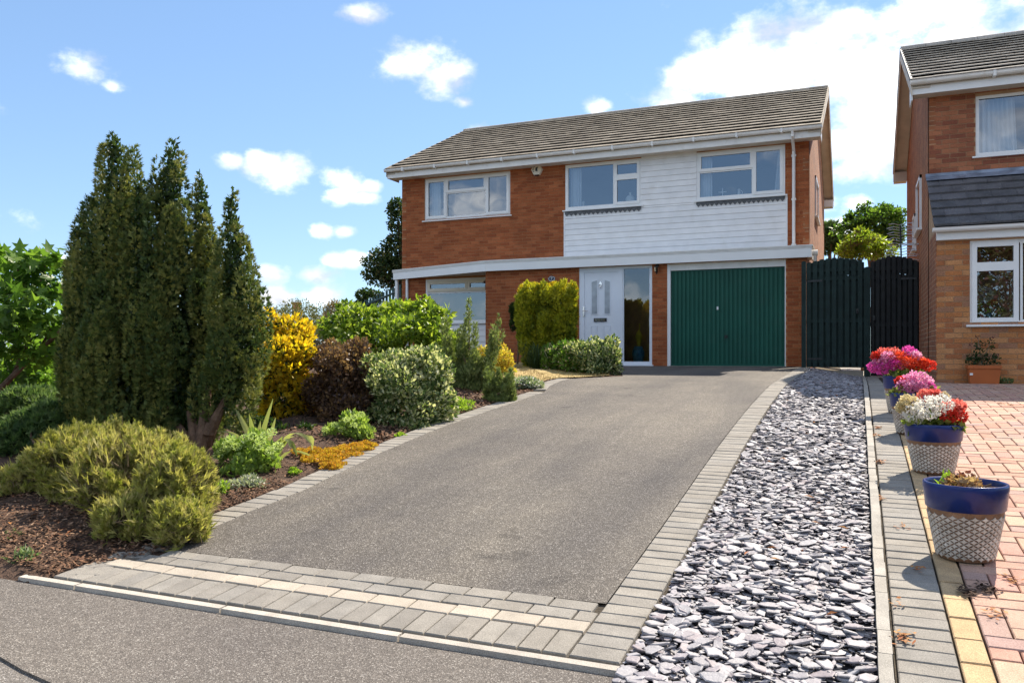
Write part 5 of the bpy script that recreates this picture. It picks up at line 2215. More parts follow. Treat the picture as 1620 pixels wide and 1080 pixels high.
def build_left_shrubs():
    # heath in front
    b = gbase(215, 850)
    Y = b[1] + .30
    cl, cores = [], []
    for (px, py, dY, rx, rz) in ((205, 765, .35, 95, 66), (270, 790, .15, 58, 68), (130, 740, .5, 78, 50), (300, 770, .35, 38, 45), (60, 775, .42, 60, 40), (15, 800, .35, 50, 34), (215, 830, -.02, 60, 36), (285, 838, -.05, 42, 30), (180, 718, .75, 60, 34), (255, 738, .6, 55, 38), (110, 790, .35, 40, 28), (-30, 790, .4, 50, 35)):
        cores.append(cp(px, py, Y + dY - .25, rx * .86, rz * .86, rx * SP(px, Y) * .7))
        cl += tufts(cp(px, py, Y + dY - .25, rx, rz, rx * SP(px, Y) * .8), 46, 7, 15, px)
    plant('heath', 'low feathery olive-green heath spreading at the front of the bed', 'shrub', b, cl,
          [(60000, .034, .028, T_SPRIG, 'heath', dict(up=.9, out=.45, jit=.4, shell=(.2, 1.1), tspread=.55, zmin=above, cull=False)),
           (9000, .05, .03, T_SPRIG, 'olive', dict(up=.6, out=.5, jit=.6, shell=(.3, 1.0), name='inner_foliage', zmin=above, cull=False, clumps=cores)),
           (1900, .075, .03, T_SPRIG, 'heath', dict(up=.9, out=.6, jit=.4, shell=(.95, 1.3), name='long_shoots', zmin=above, cull=False, clumps=cores)),
           (4600, .11, .004, T_NEEDLE, 'twig', dict(up=.6, out=.6, jit=.5, shell=(.6, 1.25), name='twigs', zmin=above, clumps=cores))])
    # juniper behind
    b = gbase(60, 790, .9)
    Y = b[1] + .1
    cl = []
    for (px, py, dY, rx, rz) in ((40, 700, .1, 85, 45), (20, 650, .5, 70, 34), (85, 645, .6, 55, 26), (100, 668, .4, 60, 28), (10, 745, -.1, 70, 45), (-40, 690, .2, 60, 60), (120, 700, .2, 45, 25)):
        cl += lump(cp(px, py, Y + dY, rx, rz), 9, .38, .75, 5)
    plant('juniper', 'spreading dark green juniper behind the heath', 'shrub', b, cl,
          [(26000, .06, .05, T_SPRIG, 'juniper', dict(up=.2, out=.8, jit=.4, shell=(.5, 1.05), zmin=above))])
    # large leaved tree on the far left
    b = gbase(0, 690, 1.2)
    Y = b[1]
    root = thing('fig_tree', 'small tree with large lobed bright green leaves beside the yew', 'tree', b)
    limbs = [((0, 690), (-14, 630), (20, 595), (62, 555), (90, 500)), ((-14, 630), (-10, 560), (10, 500), (20, 440)), ((20, 595), (45, 540), (60, 470), (72, 415)), ((62, 555), (100, 520), (115, 470)), ((-14, 630), (-60, 560), (-90, 480)), ((20, 440), (35, 415), (45, 402))]
    m = MB()
    for li, l in enumerate(limbs):
        pts = [Vector(b) if (li == 0 and i == 0) else W(px, py, Y + .1 * math.sin(i * 2 + li)) for i, (px, py) in enumerate(l)]
        r0 = .055 if li == 0 else .028
        m.tube(pts, [r0 * (1 - .18 * i) for i in range(len(pts))], 7)
    part('trunk', m, 'bark', root)
    cl = [cp(10, 430, Y, 55, 26), cp(75, 440, Y + .2, 45, 30), cp(30, 480, Y - .2, 60, 30), cp(85, 500, Y, 42, 40), cp(5, 530, Y - .1, 50, 30), cp(70, 545, Y + .1, 48, 28), cp(-40, 480, Y, 60, 60), cp(25, 580, Y + .3, 55, 22), cp(100, 410, Y + .1, 14, 14), cp(62, 408, Y, 22, 10), cp(18, 405, Y, 20, 8)]
    P, D, S, Ls, Ws, t = scatter(cl, 1500, .16, .15, up=.05, out=.75, jit=.6, shell=(.3, 1.18), flat=1.4)
    order = np.argsort(P[:, 1])
    protos = []
    for k in range(4):
        tv, tf = T_LOBED
        vv = [(v[0], v[1], v[2] - .10 * v[1] ** 2 + .05 * k * abs(v[0])) for v in tv]
        mb = MB(); mb.v = vv
        for f in tf: mb.face(f)
        me = mb.mesh('leaf'); me.materials.append(MATS['fig'])
        protos.append(me)
    for k, i in enumerate(order[:300]):
        o = link('leaf', protos[k % 4], None, root)
        nl = np.cross(S[i], D[i])
        M = Matrix(((S[i][0] * Ws[i], D[i][0] * Ls[i], nl[0] * Ls[i], P[i][0] - b[0]), (S[i][1] * Ws[i], D[i][1] * Ls[i], nl[1] * Ls[i], P[i][1] - b[1]), (S[i][2] * Ws[i], D[i][2] * Ls[i], nl[2] * Ls[i], P[i][2] - b[2]), (0, 0, 0, 1)))
        o.matrix_parent_inverse = Matrix.Identity(4)
        o.matrix_basis = M
    rest = order[300:]
    link('leaves', leafmesh('leaves', P[rest], D[rest], S[rest], Ls[rest], Ws[rest], t[rest], T_LOBED), 'fig', root, kind='stuff')
    b4 = gbase(115, 690, .9)
    cl = lump(cp(118, 668, b4[1], 30, 20), 9, .4, .8) + lump(cp(135, 690, b4[1] - .1, 22, 16), 7, .4, .8)
    plant('pale_leafy_plant', 'pale lime-green leafy plant between juniper and yew', 'plant', b4, cl, [(1800, .04, .026, T_OVAL, 'lime', dict(up=.4, out=.7, jit=.6, zmin=above))], rad=.006)
    b3 = gbase(-20, 690, 2.6)
    cl = []
    for (px, py, rx, rz) in ((-40, 600, 70, 60), (20, 640, 70, 50), (90, 640, 60, 45), (60, 590, 40, 40), (130, 620, 40, 50)):
        cl += lump(cp(px, py, b3[1], rx, rz), 10, .36, .78)
    plant('laurel', 'dense mid green laurel closing the gap behind the tree and the yew', 'shrub', b3, cl, [(9000, .09, .05, T_OVAL, 'fig', dict(up=.2, out=.7, jit=.6)), (2600, .09, .05, T_OVAL, 'lime', dict(up=.2, out=.7, jit=.6, shell=(.8, 1.08), name='young_leaves'))])
    # mixed greenery between the tree and the yew
    b2 = gbase(70, 660, 2.2)
    Y2 = b2[1]
    cl = lump(cp(80, 600, Y2, 55, 50), 12, .35) + lump(cp(20, 620, Y2 + .3, 60, 45), 12, .35) + lump(cp(105, 560, Y2, 30, 50), 8, .4)
    plant('mixed_shrub', 'loose yellow-green shrub filling the gap below the lobed leaves', 'shrub', b2, cl, [(7000, .075, .045, T_OVAL, 'bright', dict(up=.2, out=.6, jit=.7)), (1200, .08, .05, T_OVAL, 'gold', dict(up=.1, out=.6, jit=.7, name='yellow_leaves'))])


build_left_shrubs()


def build_bed_plants():
    # golden shrub
    b = gbase(440, 690, .9)
    Y = b[1]
    cl = []
    for (px, py, rx, rz, dY) in ((425, 530, 32, 32, 0), (465, 520, 26, 26, .1), (445, 570, 42, 40, -.1), (475, 560, 22, 34, 0), (440, 630, 40, 36, -.1), (470, 620, 26, 40, -.05), (410, 600, 30, 40, .1), (455, 660, 26, 22, -.1), (430, 668, 34, 22, -.05), (478, 655, 18, 26, 0)):
        cl += lump(cp(px, py, Y + dY, rx, rz), 9, .40, .78, 8)
    plant('golden_shrub', 'bright yellow-leaved evergreen shrub next to the yew', 'shrub', b, cl,
          [(11000, .062, .038, T_OVAL, 'gold', dict(up=.4, out=.8, jit=.5, shell=(.6, 1.16), tspread=.85)),
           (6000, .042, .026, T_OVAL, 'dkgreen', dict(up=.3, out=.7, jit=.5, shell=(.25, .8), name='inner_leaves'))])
    # purple barberry
    b = gbase(530, 690, .75)
    Y = b[1]
    cl = []
    for (px, py, rx, rz, dY) in ((535, 600, 44, 46, 0), (560, 575, 34, 32, .2), (515, 565, 26, 24, .2), (550, 650, 40, 36, -.1), (510, 630, 30, 36, 0), (575, 625, 22, 45, .1), (545, 676, 38, 18, -.1), (505, 668, 22, 22, 0)):
        cl += lump(cp(px, py, Y + dY, rx, rz), 10, .36, .78, 9)
    plant('purple_shrub', 'purple-brown small-leaved barberry between the yellow and variegated shrubs', 'shrub', b, cl,
          [(17000, .046, .028, T_OVAL, 'purple', dict(up=.4, out=.7, jit=.6, shell=(.5, 1.22), tspread=.8))])
    # big variegated euonymus
    b = gbase(650, 690, .75)
    Y = b[1]
    cl = []
    for (px, py, rx, rz, dY) in ((650, 610, 58, 56, 0), (620, 590, 40, 36, .05), (685, 590, 32, 36, .1), (640, 650, 58, 40, -.1), (690, 640, 28, 36, .05), (600, 640, 28, 44, .0), (660, 570, 34, 20, .1), (650, 676, 50, 16, -.1), (612, 672, 24, 16, -.05)):
        cl += lump(cp(px, py, Y + dY, rx, rz), 11, .34, .8, 10)
    plant('variegated_shrub', 'large rounded cream and green variegated euonymus beside the drive edging', 'shrub', b, cl,
          [(24000, .048, .029, T_OVAL, 'varieg', dict(up=.5, out=.7, jit=.6, shell=(.55, 1.2), tspread=.9))])
    # bright leafy shrub behind
    b = gbase(620, 640, 3.2)
    Y = b[1]
    cl = []
    for (px, py, rx, rz, dY) in ((560, 515, 45, 34, 0), (610, 505, 45, 26, .1), (655, 505, 40, 28, 0), (690, 520, 28, 34, -.3), (590, 545, 60, 34, -.3), (650, 540, 60, 36, -.4), (700, 550, 35, 30, -.5), (540, 495, 14, 14, 0), (668, 490, 22, 18, .1), (530, 530, 22, 26, -.2), (715, 560, 24, 26, -.8)):
        cl += lump(cp(px, py, Y + dY, rx, rz), 8, .42, .78, 12)
    plant('leafy_shrub', 'wide bright green broad-leaved shrub in front of the bay window', 'shrub', b, cl,
          [(9000, .105, .068, T_OVAL, 'bright', dict(up=.25, out=.7, jit=.65, shell=(.45, 1.2), tspread=.8, flat=.6))], rad=.02)
    # far hedge and the pier behind it
    b = gbase(470, 600, 6.0)
    Y = b[1]
    cl = []
    for k in range(16):
        cl += lump(cp(412 + k * 8, 507 + 8 * (k % 3) - 10 * math.sin(k / 15 * 3.1), Y + .3 * (k % 4), 22, 22), 5, .45, .7, 13 + k)
    for k in range(8):
        cl += lump(cp(412 + k * 16, 548 + 5 * (k % 2), Y - .2, 26, 30), 5, .45, .7, 33 + k)
    plant('clipped_hedge', 'long grey-green hedge on the rise behind the golden shrub', 'hedge', b, cl,
          [(17000, .055, .032, T_OVAL, 'olive', dict(up=.4, out=.6, jit=.6, tspread=.8))])
    b = gbase(525, 620, 4.4)
    cl = lump(cp(530, 520, b[1], 26, 38), 9, .4) + lump(cp(505, 545, b[1], 22, 30), 8, .4)
    plant('spiraea', 'pale brownish-pink twiggy shrub between hedge and leafy shrub', 'shrub', b, cl,
          [(7000, .045, .022, T_OVAL, 'pinkish', dict(up=.5, out=.6, jit=.6, tspread=.8))])
    m = MB(); p = W(466, 482, 30); m.box(p.x - .14, p.x + .14, 30, 30.25, .6, p.z + .03); m.box(p.x - .17, p.x + .17, 29.97, 30.28, p.z + .03, p.z + .12)
    solo('chimney_pier', m, 'brick_dark', 'small dark capped brick pier showing above the hedge', 'pier')
    b = gbase(400, 715, .6)
    cl = []
    for (px, py, rx, rz, dY) in ((375, 680, 34, 28, .1), (415, 690, 34, 26, .1), (455, 695, 30, 20, .1), (490, 690, 26, 18, .2), (350, 700, 22, 18, 0)):
        cl += lump(cp(px, py, b[1] + dY, rx, rz), 8, .4, .78, 41)
    plant('dark_periwinkle', 'low dark green leafy cover behind the striped strap leaves', 'ground cover', b, cl, [(5200, .045, .024, T_OVAL, 'dkgreen', dict(up=.3, out=.7, jit=.6, zmin=above, tspread=.8))], rad=.006)
    # rosemary: upright wands
    def wands(name, label, spots, base, mt, n, L, hw=.05):
        cl = []
        for (px, py0, px1, py1, w) in spots:
            for i in range(9):
                t = i / 8
                px_, py_ = px + (px1 - px) * t, py0 + (py1 - py0) * t
                ww = w * (1 - .75 * t)
                c = cp(px_, py_, base[1] + random.uniform(-.1, .1), ww, max(ww, abs(py1 - py0) / 9), ww * SP(px, base[1]))
                cl.append(c)
        return plant(name, label, 'shrub', base, cl, [(n, L, L * .8, T_SPRIG, mt, dict(up=1.0, out=.45, jit=.3, shell=(.3, 1.1), cull=False, tspread=.8))])
    b = gbase(735, 640, 1.2)
    sp = []
    for (bx, by, tx, ty, w) in ((725, 640, 742, 490, 15), (735, 640, 728, 530, 18), (715, 640, 712, 540, 15), (745, 640, 752, 525, 14), (700, 630, 690, 550, 13), (755, 640, 735, 560, 18), (720, 640, 700, 520, 10), (765, 600, 790, 508, 9), (770, 600, 795, 530, 7), (765, 610, 780, 522, 8), (740, 600, 760, 570, 20), (712, 600, 705, 505, 8)):
        sp.append((bx, by, tx, ty, w))
    wands('rosemary', 'tall upright grey-green rosemary with pointed wands before the white panel', sp, b, 'rosemary', 15000, .045)
    b = gbase(786, 640, .35)
    sp = [(775 + 8 * k, 636, 770 + 10 * k + 3 * math.sin(k * 3), 588 + 7 * (k % 2), 9) for k in range(5)]
    wands('small_rosemary', 'short dark green bushy rosemary at the edging below the tall one', sp, b, 'rosemary', 5000, .04)
    # golden orange shrub near the brick wall
    b = gbase(785, 610, 1.5)
    cl = lump(cp(785, 572, b[1], 28, 24), 12, .3, .9) + lump(cp(772, 560, b[1], 16, 16), 6, .4) + lump(cp(800, 585, b[1] - .2, 14, 16), 6, .4) + lump(cp(768, 605, b[1] - .8, 10, 24), 6, .4)
    plant('golden_spiraea', 'small orange-yellow shrub in front of the brown brick wall', 'shrub', b, cl,
          [(3000, .06, .034, T_OVAL, 'goldorange', dict(up=.3, out=.7, jit=.6, tspread=.8, shell=(.3, 1.2)))])
    # grassy clump
    b = gbase(850, 592, .5)
    root = thing('grass_clump', 'arching clump of long green grassy leaves beside the clipped golden yew', 'grass clump', b)
    P, D, S, Ls, Ws, t = [], [], [], [], [], []
    m = MB()
    r = random.Random(5)
    for k in range(150):
        a = r.uniform(0, 2 * math.pi)
        R_ = r.uniform(.15, .5)
        h = r.uniform(.25, .6)
        d = Vector((math.cos(a), math.sin(a), 0))
        b0 = Vector(b) + d * r.uniform(0, .12)
        pts = [b0, b0 + d * R_ * .35 + Vector((0, 0, h * .75)), b0 + d * R_ * .8 + Vector((0, 0, h * .9)), b0 + d * R_ * 1.25 + Vector((0, 0, h * .55))]
        s = Vector((-d.y, d.x, 0)) * .008
        m.cur = r.random()
        for i in range(3):
            w0, w1 = 1 - .3 * i, 1 - .3 * (i + 1)
            m.quad(pts[i] - s * w0, pts[i] + s * w0, pts[i + 1] + s * w1, pts[i + 1] - s * w1)
    part('blades', m, 'dkgreen', root, kind='stuff')
    # clipped golden yew block
    b = gbase(868, 590, 1.0)
    Y = b[1]
    cl = []
    r = random.Random(6)
    for ix in range(8):
        for iz in range(9):
            px = 826 + ix * 11.3 + r.uniform(-3, 3)
            py = 464 + iz * 12.2 + r.uniform(-4, 4)
            inset = max(0, (iz - 5)) * 3.6
            px = 866 + (px - 866) * (1 - inset / 60)
            for dY in (-.24, .12):
                cl.append(cp(px, py + 3, Y + dY + r.uniform(-.09, .09), r.uniform(6, 9), r.uniform(12, 19)))
    plant('clipped_yew', 'square-topped clipped golden yew standing against the brick wall', 'shrub', b, cl,
          [(30000, .058, .05, T_SPRIG, 'goldyew', dict(up=.9, out=.5, jit=.35, shell=(.5, 1.1), tspread=.45, cull=False)),
           (3600, .05, .045, T_SPRIG, 'gold', dict(up=1.0, out=.3, jit=.35, shell=(.5, 1.1), name='golden_tips', clumps=[cp(826 + 5.1 * k, 459 + r.uniform(-3, 3), Y + r.uniform(-.3, .2), 5, 8) for k in range(17)] + [cp(908 + r.uniform(-3, 3), 465 + 9 * k, Y + r.uniform(-.2, .2), 4, 8) for k in range(9)]))], rad=.03, stemmat='bark')
    # dark ball on a stem behind it
    p = W(818, 503, Y + .35)
    bb = (p.x, p.y, gz(p.x, p.y))
    cl = lump(cp(820, 503, Y + .35, 16, 23), 12, .38, .75)
    root = plant('topiary_ball', 'dark green rounded topiary on a thin stem left of the clipped golden yew', 'shrub', bb, cl, [(5000, .035, .03, T_SPRIG, 'dkgreen', dict(up=.3, out=.8, jit=.4))], stem=False)
    m = MB(); m.tube([bb, (p.x + .03, p.y, bb[2] + .4), p], .018, 6)
    part('stem', m, 'bark', root)
    # shrubs in front of the door
    b = gbase(955, 594, .4)
    cl = []
    for (px, py, rx, rz, dY) in ((960, 560, 24, 26, 0), (935, 560, 24, 24, 0), (970, 572, 14, 20, 0), (945, 575, 30, 18, -.1), (915, 565, 20, 20, .1)):
        cl += lump(cp(px, py, b[1] + dY, rx, rz), 9, .38, .78)
    plant('door_euonymus', 'rounded variegated shrub right in front of the white front door', 'shrub', b, cl,
          [(9500, .060, .036, T_OVAL, 'varieg', dict(up=.5, out=.7, jit=.6, shell=(.5, 1.2), tspread=.9, zmin=above))])
    b = gbase(895, 592, .35)
    cl = []
    for (px, py, rx, rz, dY) in ((880, 572, 22, 20, 0), (905, 572, 22, 20, -.05), (925, 580, 20, 14, -.1), (870, 560, 10, 16, .1), (900, 553, 16, 12, .1)):
        cl += lump(cp(px, py, b[1] + dY, rx, rz), 8, .4, .78)
    plant('hydrangea', 'mid green broad-leaved low shrub at the foot of the clipped golden yew', 'shrub', b, cl,
          [(2600, .085, .055, T_OVAL, 'fig', dict(up=.2, out=.7, jit=.5, zmin=above, flat=.6)), (1100, .045, .03, T_OVAL, 'petal_cream', dict(up=.5, out=.8, jit=.5, shell=(.9, 1.1), name='pale_flowers'))])
    b = gbase(935, 535, 0) if False else (W(935, 530, 16.5).x, 16.45, gz(-3, 16.45))
    # sedum clumps
    def sedum(label, base, spots, n, heads, hr):
        root = thing('sedum', label, 'plant', base, 'pale green sedums at the drive edging')
        cl = [c for (px, py, rx, rz, dY) in spots for c in lump(cp(px, py, base[1] + dY, rx, rz), 6, .45, .7)]
        P, D, S, Ls, Ws, t = scatter(cl, n, .045, .03, up=.7, out=.6, jit=.45, tspread=.8, zmin=above)
        link('foliage', leafmesh('foliage', P, D, S, Ls, Ws, t, T_OVAL), 'sedum', root, kind='stuff')
        for (px, py) in heads:
            c = cp(px, py, base[1] - .12, hr, hr * .7)
            P, D, S, Ls, Ws, t = scatter([c], 90, .012, .012, up=.6, out=.9, jit=.3, shell=(.7, 1.1))
            link('flower_head', leafmesh('flower_head', P, D, S, Ls, Ws, t, T_OVAL), 'sedumhead', root)
        stems(root, base, cl, .008, 'twig', 8)
    b = gbase(390, 762, .25)
    sedum('bushy sedum with round pale flower heads beside the striped strap leaves', b, [(370, 725, 26, 30, 0), (405, 720, 30, 36, 0), (390, 745, 40, 22, -.1), (425, 735, 20, 26, 0)], 3600,
          [(360, 702), (345, 720), (352, 713), (388, 693), (400, 690), (375, 706), (408, 705), (420, 688), (430, 683), (428, 712), (440, 705), (380, 722), (398, 732), (365, 694), (412, 697)], 7)
    b = gbase(545, 704, .25)
    sedum('bushy sedum with leafy tops above the orange mat', b, [(540, 685, 32, 18, 0), (555, 675, 24, 20, 0), (520, 690, 18, 14, 0), (575, 690, 18, 14, 0)], 2600,
          [(515, 680), (530, 672), (548, 664), (560, 660), (571, 655), (540, 678), (560, 672), (510, 690)], 5)
    b = gbase(395, 775, .05)
    cl = lump(cp(392, 768, b[1], 26, 12), 6, .45)
    plant('white_alyssum', 'silvery plant with tiny white flowers in front of the bushy sedum', 'plant', b, cl, [(900, .03, .012, T_OVAL, 'silver', dict(up=.5, out=.7, jit=.5, zmin=above)), (160, .014, .014, T_OVAL, 'petal_white', dict(up=.8, shell=(.9, 1.1), name='flowers'))], rad=.005)
    # striped strap-leaved plant
    b = gbase(420, 745, .22)
    root = thing('phormium', 'striped cream and green strap-leaved plant arching behind the sedum', 'plant', b)
    Y = b[1]
    blades = [((418, 735), (415, 690), (432, 630)), ((420, 735), (425, 700), (436, 660)), ((414, 735), (402, 690), (394, 655)), ((412, 738), (390, 680), (372, 645)), ((410, 738), (385, 700), (360, 690)), ((408, 740), (375, 690), (340, 680)), ((425, 738), (450, 695), (490, 690), (494, 712)), ((425, 740), (455, 690), (478, 687), (495, 705)),
              ((428, 742), (450, 700), (462, 702), (470, 722)), ((428, 744), (455, 715), (480, 716), (500, 728)), ((420, 740), (440, 700), (455, 695), (460, 708)), ((405, 742), (380, 705), (345, 700)), ((416, 735), (408, 700), (412, 665)), ((424, 738), (436, 705), (447, 690)), ((430, 748), (445, 730), (441, 755)), ((402, 744), (370, 720), (350, 728))]
    for k, bl in enumerate(blades):
        m = MB().tint()
        ctrl = [W(px, py, Y + .05 * math.sin(k * 2.3) * i) for i, (px, py) in enumerate(bl)]
        n = 9
        pts = []
        cc = [ctrl[0] * 2 - ctrl[1]] + ctrl + [ctrl[-1] * 2 - ctrl[-2]]
        for i in range(n + 1):
            u = i / n * (len(ctrl) - 1)
            k0 = min(int(u), len(ctrl) - 2)
            t = u - k0
            p0, p1, p2, p3 = cc[k0:k0 + 4]
            pts.append(.5 * ((2 * p1) + (p2 - p0) * t + (2 * p0 - 5 * p1 + 4 * p2 - p3) * t * t + (3 * p1 - p0 - 3 * p2 + p3) * t ** 3))
        pts[0] = Vector((pts[0].x, pts[0].y, bedz(pts[0].x, pts[0].y)))
        for i in range(n):
            w0, w1 = [.024 * max(.08, math.sin(math.pi * (.12 + .88 * t)) ** .7) for t in (i / n, (i + 1) / n)]
            s = Vector((CS, SN, .15))
            f = Vector((0, -.4, .2)) * .02
            m.quad(pts[i] - s * w0, pts[i] - f * .3, pts[i + 1] - f * .3, pts[i + 1] - s * w1)
            m.quad(pts[i] - f * .3, pts[i] + s * w0, pts[i + 1] + s * w1, pts[i + 1] - f * .3)
        part('blade', m, 'strap', root)
    # orange ground cover
    b = gbase(535, 730, .15)
    cl = []
    for (px, py, rx, rz) in ((495, 722, 22, 8), (520, 728, 28, 10), (545, 720, 30, 9), (570, 712, 24, 8), (535, 738, 18, 6), (588, 706, 12, 7)):
        g = gbase(px - 6, py + 1)
        s = SP(px, g[1])
        cl += lump((g[0], g[1], g[2] + .02, rx * s, rx * s * 1.1, .04), 9, .42, .85)
    plant('orange_sedum_mat', 'low orange and yellow mat of stonecrop along the drive edging', 'ground cover', b, cl, [(15000, .018, .013, T_OVAL, 'orangemat', dict(up=.9, out=.5, jit=.5, zmin=above, tspread=.7))], stem=False)
    for (px, py, r_, lab) in ((465, 752, 12, 'tiny lime green cushion plant on bare bark mulch'), (722, 652, 24, 'lime green low plant by the edging right of the big variegated shrub'), (632, 692, 8, 'very small green tuft at the foot of the big variegated shrub')):
        b = gbase(px, py, .06)
        plant('cushion_plant', lab, 'plant', b, lump(cp(px, py - r_ * .3, b[1], r_, r_ * .5), 6, .45), [(900 if r_ > 10 else 300, .035 if r_ > 20 else .02, .018, T_OVAL, 'lime', dict(up=.5, out=.7, jit=.5, zmin=above))], group=None, rad=.004)
    b = gbase(825, 618, .3)
    cl = lump(cp(825, 608, b[1], 28, 9), 9, .4) + lump(cp(845, 612, b[1], 14, 6), 5, .4)
    plant('cerastium', 'low silvery-white flowering mat at the end of the drive edging', 'ground cover', b, cl, [(1900, .05, .022, T_OVAL, 'silver', dict(up=.6, out=.6, jit=.5, zmin=above)), (700, .03, .025, T_OVAL, 'petal_white', dict(up=.8, shell=(.9, 1.1), name='flowers')), (900, .05, .02, T_OVAL, 'weed', dict(up=.4, name='green_leaves'))], rad=.005)
    b = gbase(705, 640, .9)
    cl = lump(cp(715, 645, b[1], 26, 14), 7, .4)
    plant('low_green_plant', 'mid green leafy plant tucked behind the lime green one', 'plant', b, cl, [(1200, .05, .03, T_OVAL, 'fig', dict(up=.3, out=.7, jit=.5, zmin=above))], rad=.006)
    b = gbase(350, 790, .1)
    cl = lump(cp(345, 778, b[1], 22, 14), 7, .4)
    plant('pale_euphorbia', 'pale yellow-green low plant at the right edge of the heath', 'plant', b, cl, [(900, .03, .018, T_OVAL, 'lime', dict(up=.6, out=.6, jit=.5, zmin=above)), (400, .03, .02, T_OVAL, 'silver', dict(up=.6, name='pale_leaves'))], rad=.005)
    for (px, py, lab) in ((35, 893, 'small grey-green weed on the mulch by the pavement'), (8, 865, 'broad green weed leaves at the pavement edge under the heath')):
        b = gbase(px, py, .03)
        plant('weed', lab, 'weed', b, lump(cp(px, py - 8, b[1], 22, 12), 4, .45), [(150, .045, .02, T_OVAL, 'weed', dict(up=.5, out=.7, jit=.5))], rad=.004)


build_bed_plants()


# ---------------- trees behind
def tree(name, label, base, clumps, specs, limbs, group=None):
    root = thing(name, label, 'tree', base, group)
    for (n, L, Wd, T, mt, kw) in specs:
        P, D, S, Ls, Ws, t = scatter(clumps, n, L, Wd, **kw)
        link('crown', leafmesh('crown', P, D, S, Ls, Ws, t, T), mt, root, kind='stuff')
    m = MB()
    b = Vector(base)
    top = Vector(clumps[0][:3])
    m.tube([b - Vector((0, 0, .1)), b.lerp(top, .5) + Vector((.05, .05, 0)), top], [.14, .10, .04], 8)
    for c in random.Random(3).sample(list(clumps), min(limbs, len(clumps))):
        e = Vector(c[:3])
        m.tube([b.lerp(top, .35), b.lerp(top, .5).lerp(e, .5), e], [.05, .035, .012], 6)
    part('trunk', m, 'bark', root)


def build_trees():
    Y = 24.0
    p = W(640, 560, Y)
    cl = []
    for (px, py, rx, rz) in ((630, 350, 22, 26), (624, 385, 18, 12), (600, 420, 28, 22), (620, 430, 30, 26), (590, 435, 18, 14), (608, 398, 8, 16), (628, 330, 14, 12), (640, 400, 26, 60), (612, 445, 16, 12), (660, 360, 20, 40)):
        cl += lump(cp(px, py, Y, rx, rz), 7, .38, .8)
    tree('oak_tree', 'dark-leaved tree rising behind the left corner of the house', (p.x, Y, .8), cl, [(6500, .13, .08, T_OVAL, 'dkgreen', dict(up=.2, out=.6, jit=.8, shell=(.3, 1.1), tspread=.8, flat=.5)), (1500, .13, .08, T_OVAL, 'olive', dict(up=.2, out=.6, jit=.8, shell=(.5, 1.1)))], 8)
    b = (W(580, 500, 25).x, 25, .7)
    cl = lump(cp(585, 475, 25, 24, 16), 8, .4) + lump(cp(575, 490, 25, 20, 14), 8, .4)
    plant('dark_bush', 'rounded dark bush in front of the teal slatted fence', 'shrub', b, cl, [(3200, .10, .06, T_OVAL, 'dkgreen', dict(up=.2, out=.7, jit=.6))], rad=.03)
    Y = 26.5
    cl = []
    for (px, py, rx, rz) in ((1385, 355, 34, 24), (1405, 345, 26, 20), (1350, 370, 30, 22), (1400, 375, 28, 20), (1370, 340, 16, 16), (1415, 365, 18, 30), (1345, 350, 12, 12)):
        cl += lump(cp(px, py, Y, rx, rz), 8, .38, .8)
    p = W(1385, 500, Y)
    tree('garden_tree', 'green leafy tree showing above the gates between the two houses', (p.x, Y, .8), cl, [(5200, .12, .075, T_OVAL, 'fig', dict(up=.2, out=.6, jit=.8, shell=(.35, 1.1), tspread=.8)), (1200, .12, .07, T_OVAL, 'dkgreen', dict(up=.2, out=.6, jit=.8, shell=(.3, .9)))], 8)
    Y = 22.5
    cl = []
    for (px, py, rx, rz) in ((1375, 388, 34, 20), (1345, 398, 26, 14), (1400, 395, 20, 16), (1360, 375, 14, 12)):
        cl += lump(cp(px, py, Y, rx, rz), 7, .4, .8)
    p = W(1370, 480, Y)
    plant('yellow_green_bush', 'loose yellow-green bush with bare twigs just over the gate tops', 'shrub', (p.x, Y, .72), cl, [(3200, .10, .055, T_OVAL, 'bright', dict(up=.3, out=.6, jit=.7, shell=(.4, 1.1))), (500, .02, .35, T_NEEDLE, 'twig', dict(up=.5, out=.8, jit=.5, name='twigs'))], rad=.03)
    Y = 29
    cl = lump(cp(1312, 378, Y, 20, 24), 12, .36, .75) + lump(cp(1335, 390, Y, 20, 16), 8, .36, .75)
    p = W(1312, 500, Y)
    tree('dark_conifer', 'dark green bush close to the right wall of the house', (p.x, Y, .8), cl, [(4200, .12, .10, T_SPRIG, 'juniper', dict(up=.3, out=.8, jit=.5))], 5)
    # across the road, behind the camera: what the windows mirror
    cl = []
    for k in range(22):
        x = -26 + k * 1.9
        cl += lump((x, -11 + .4 * math.sin(k * 1.7), 1.5, 1.5, 1.1, 1.7 + .35 * math.sin(k * 2.3)), 5, .45, .7)
    plant('roadside_hedge', 'tall green hedge along the far side of the road', 'hedge', (-6, -11, -.05), cl, [(26000, .16, .11, T_OVAL, 'fig', dict(up=.3, out=.7, jit=.6))], rad=.05)
    cl = lump((5.0, -9, 4.2, 2.6, 2.0, 2.4), 16, .38, .75)
    tree('copper_tree', 'purple-leaved tree across the road', (5.0, -9, -.05), cl, [(5000, .16, .11, T_OVAL, 'copper', dict(up=.2, out=.7, jit=.6)), (7000, .16, .11, T_OVAL, 'olive', dict(up=.2, out=.7, jit=.6))], 6)


build_trees()


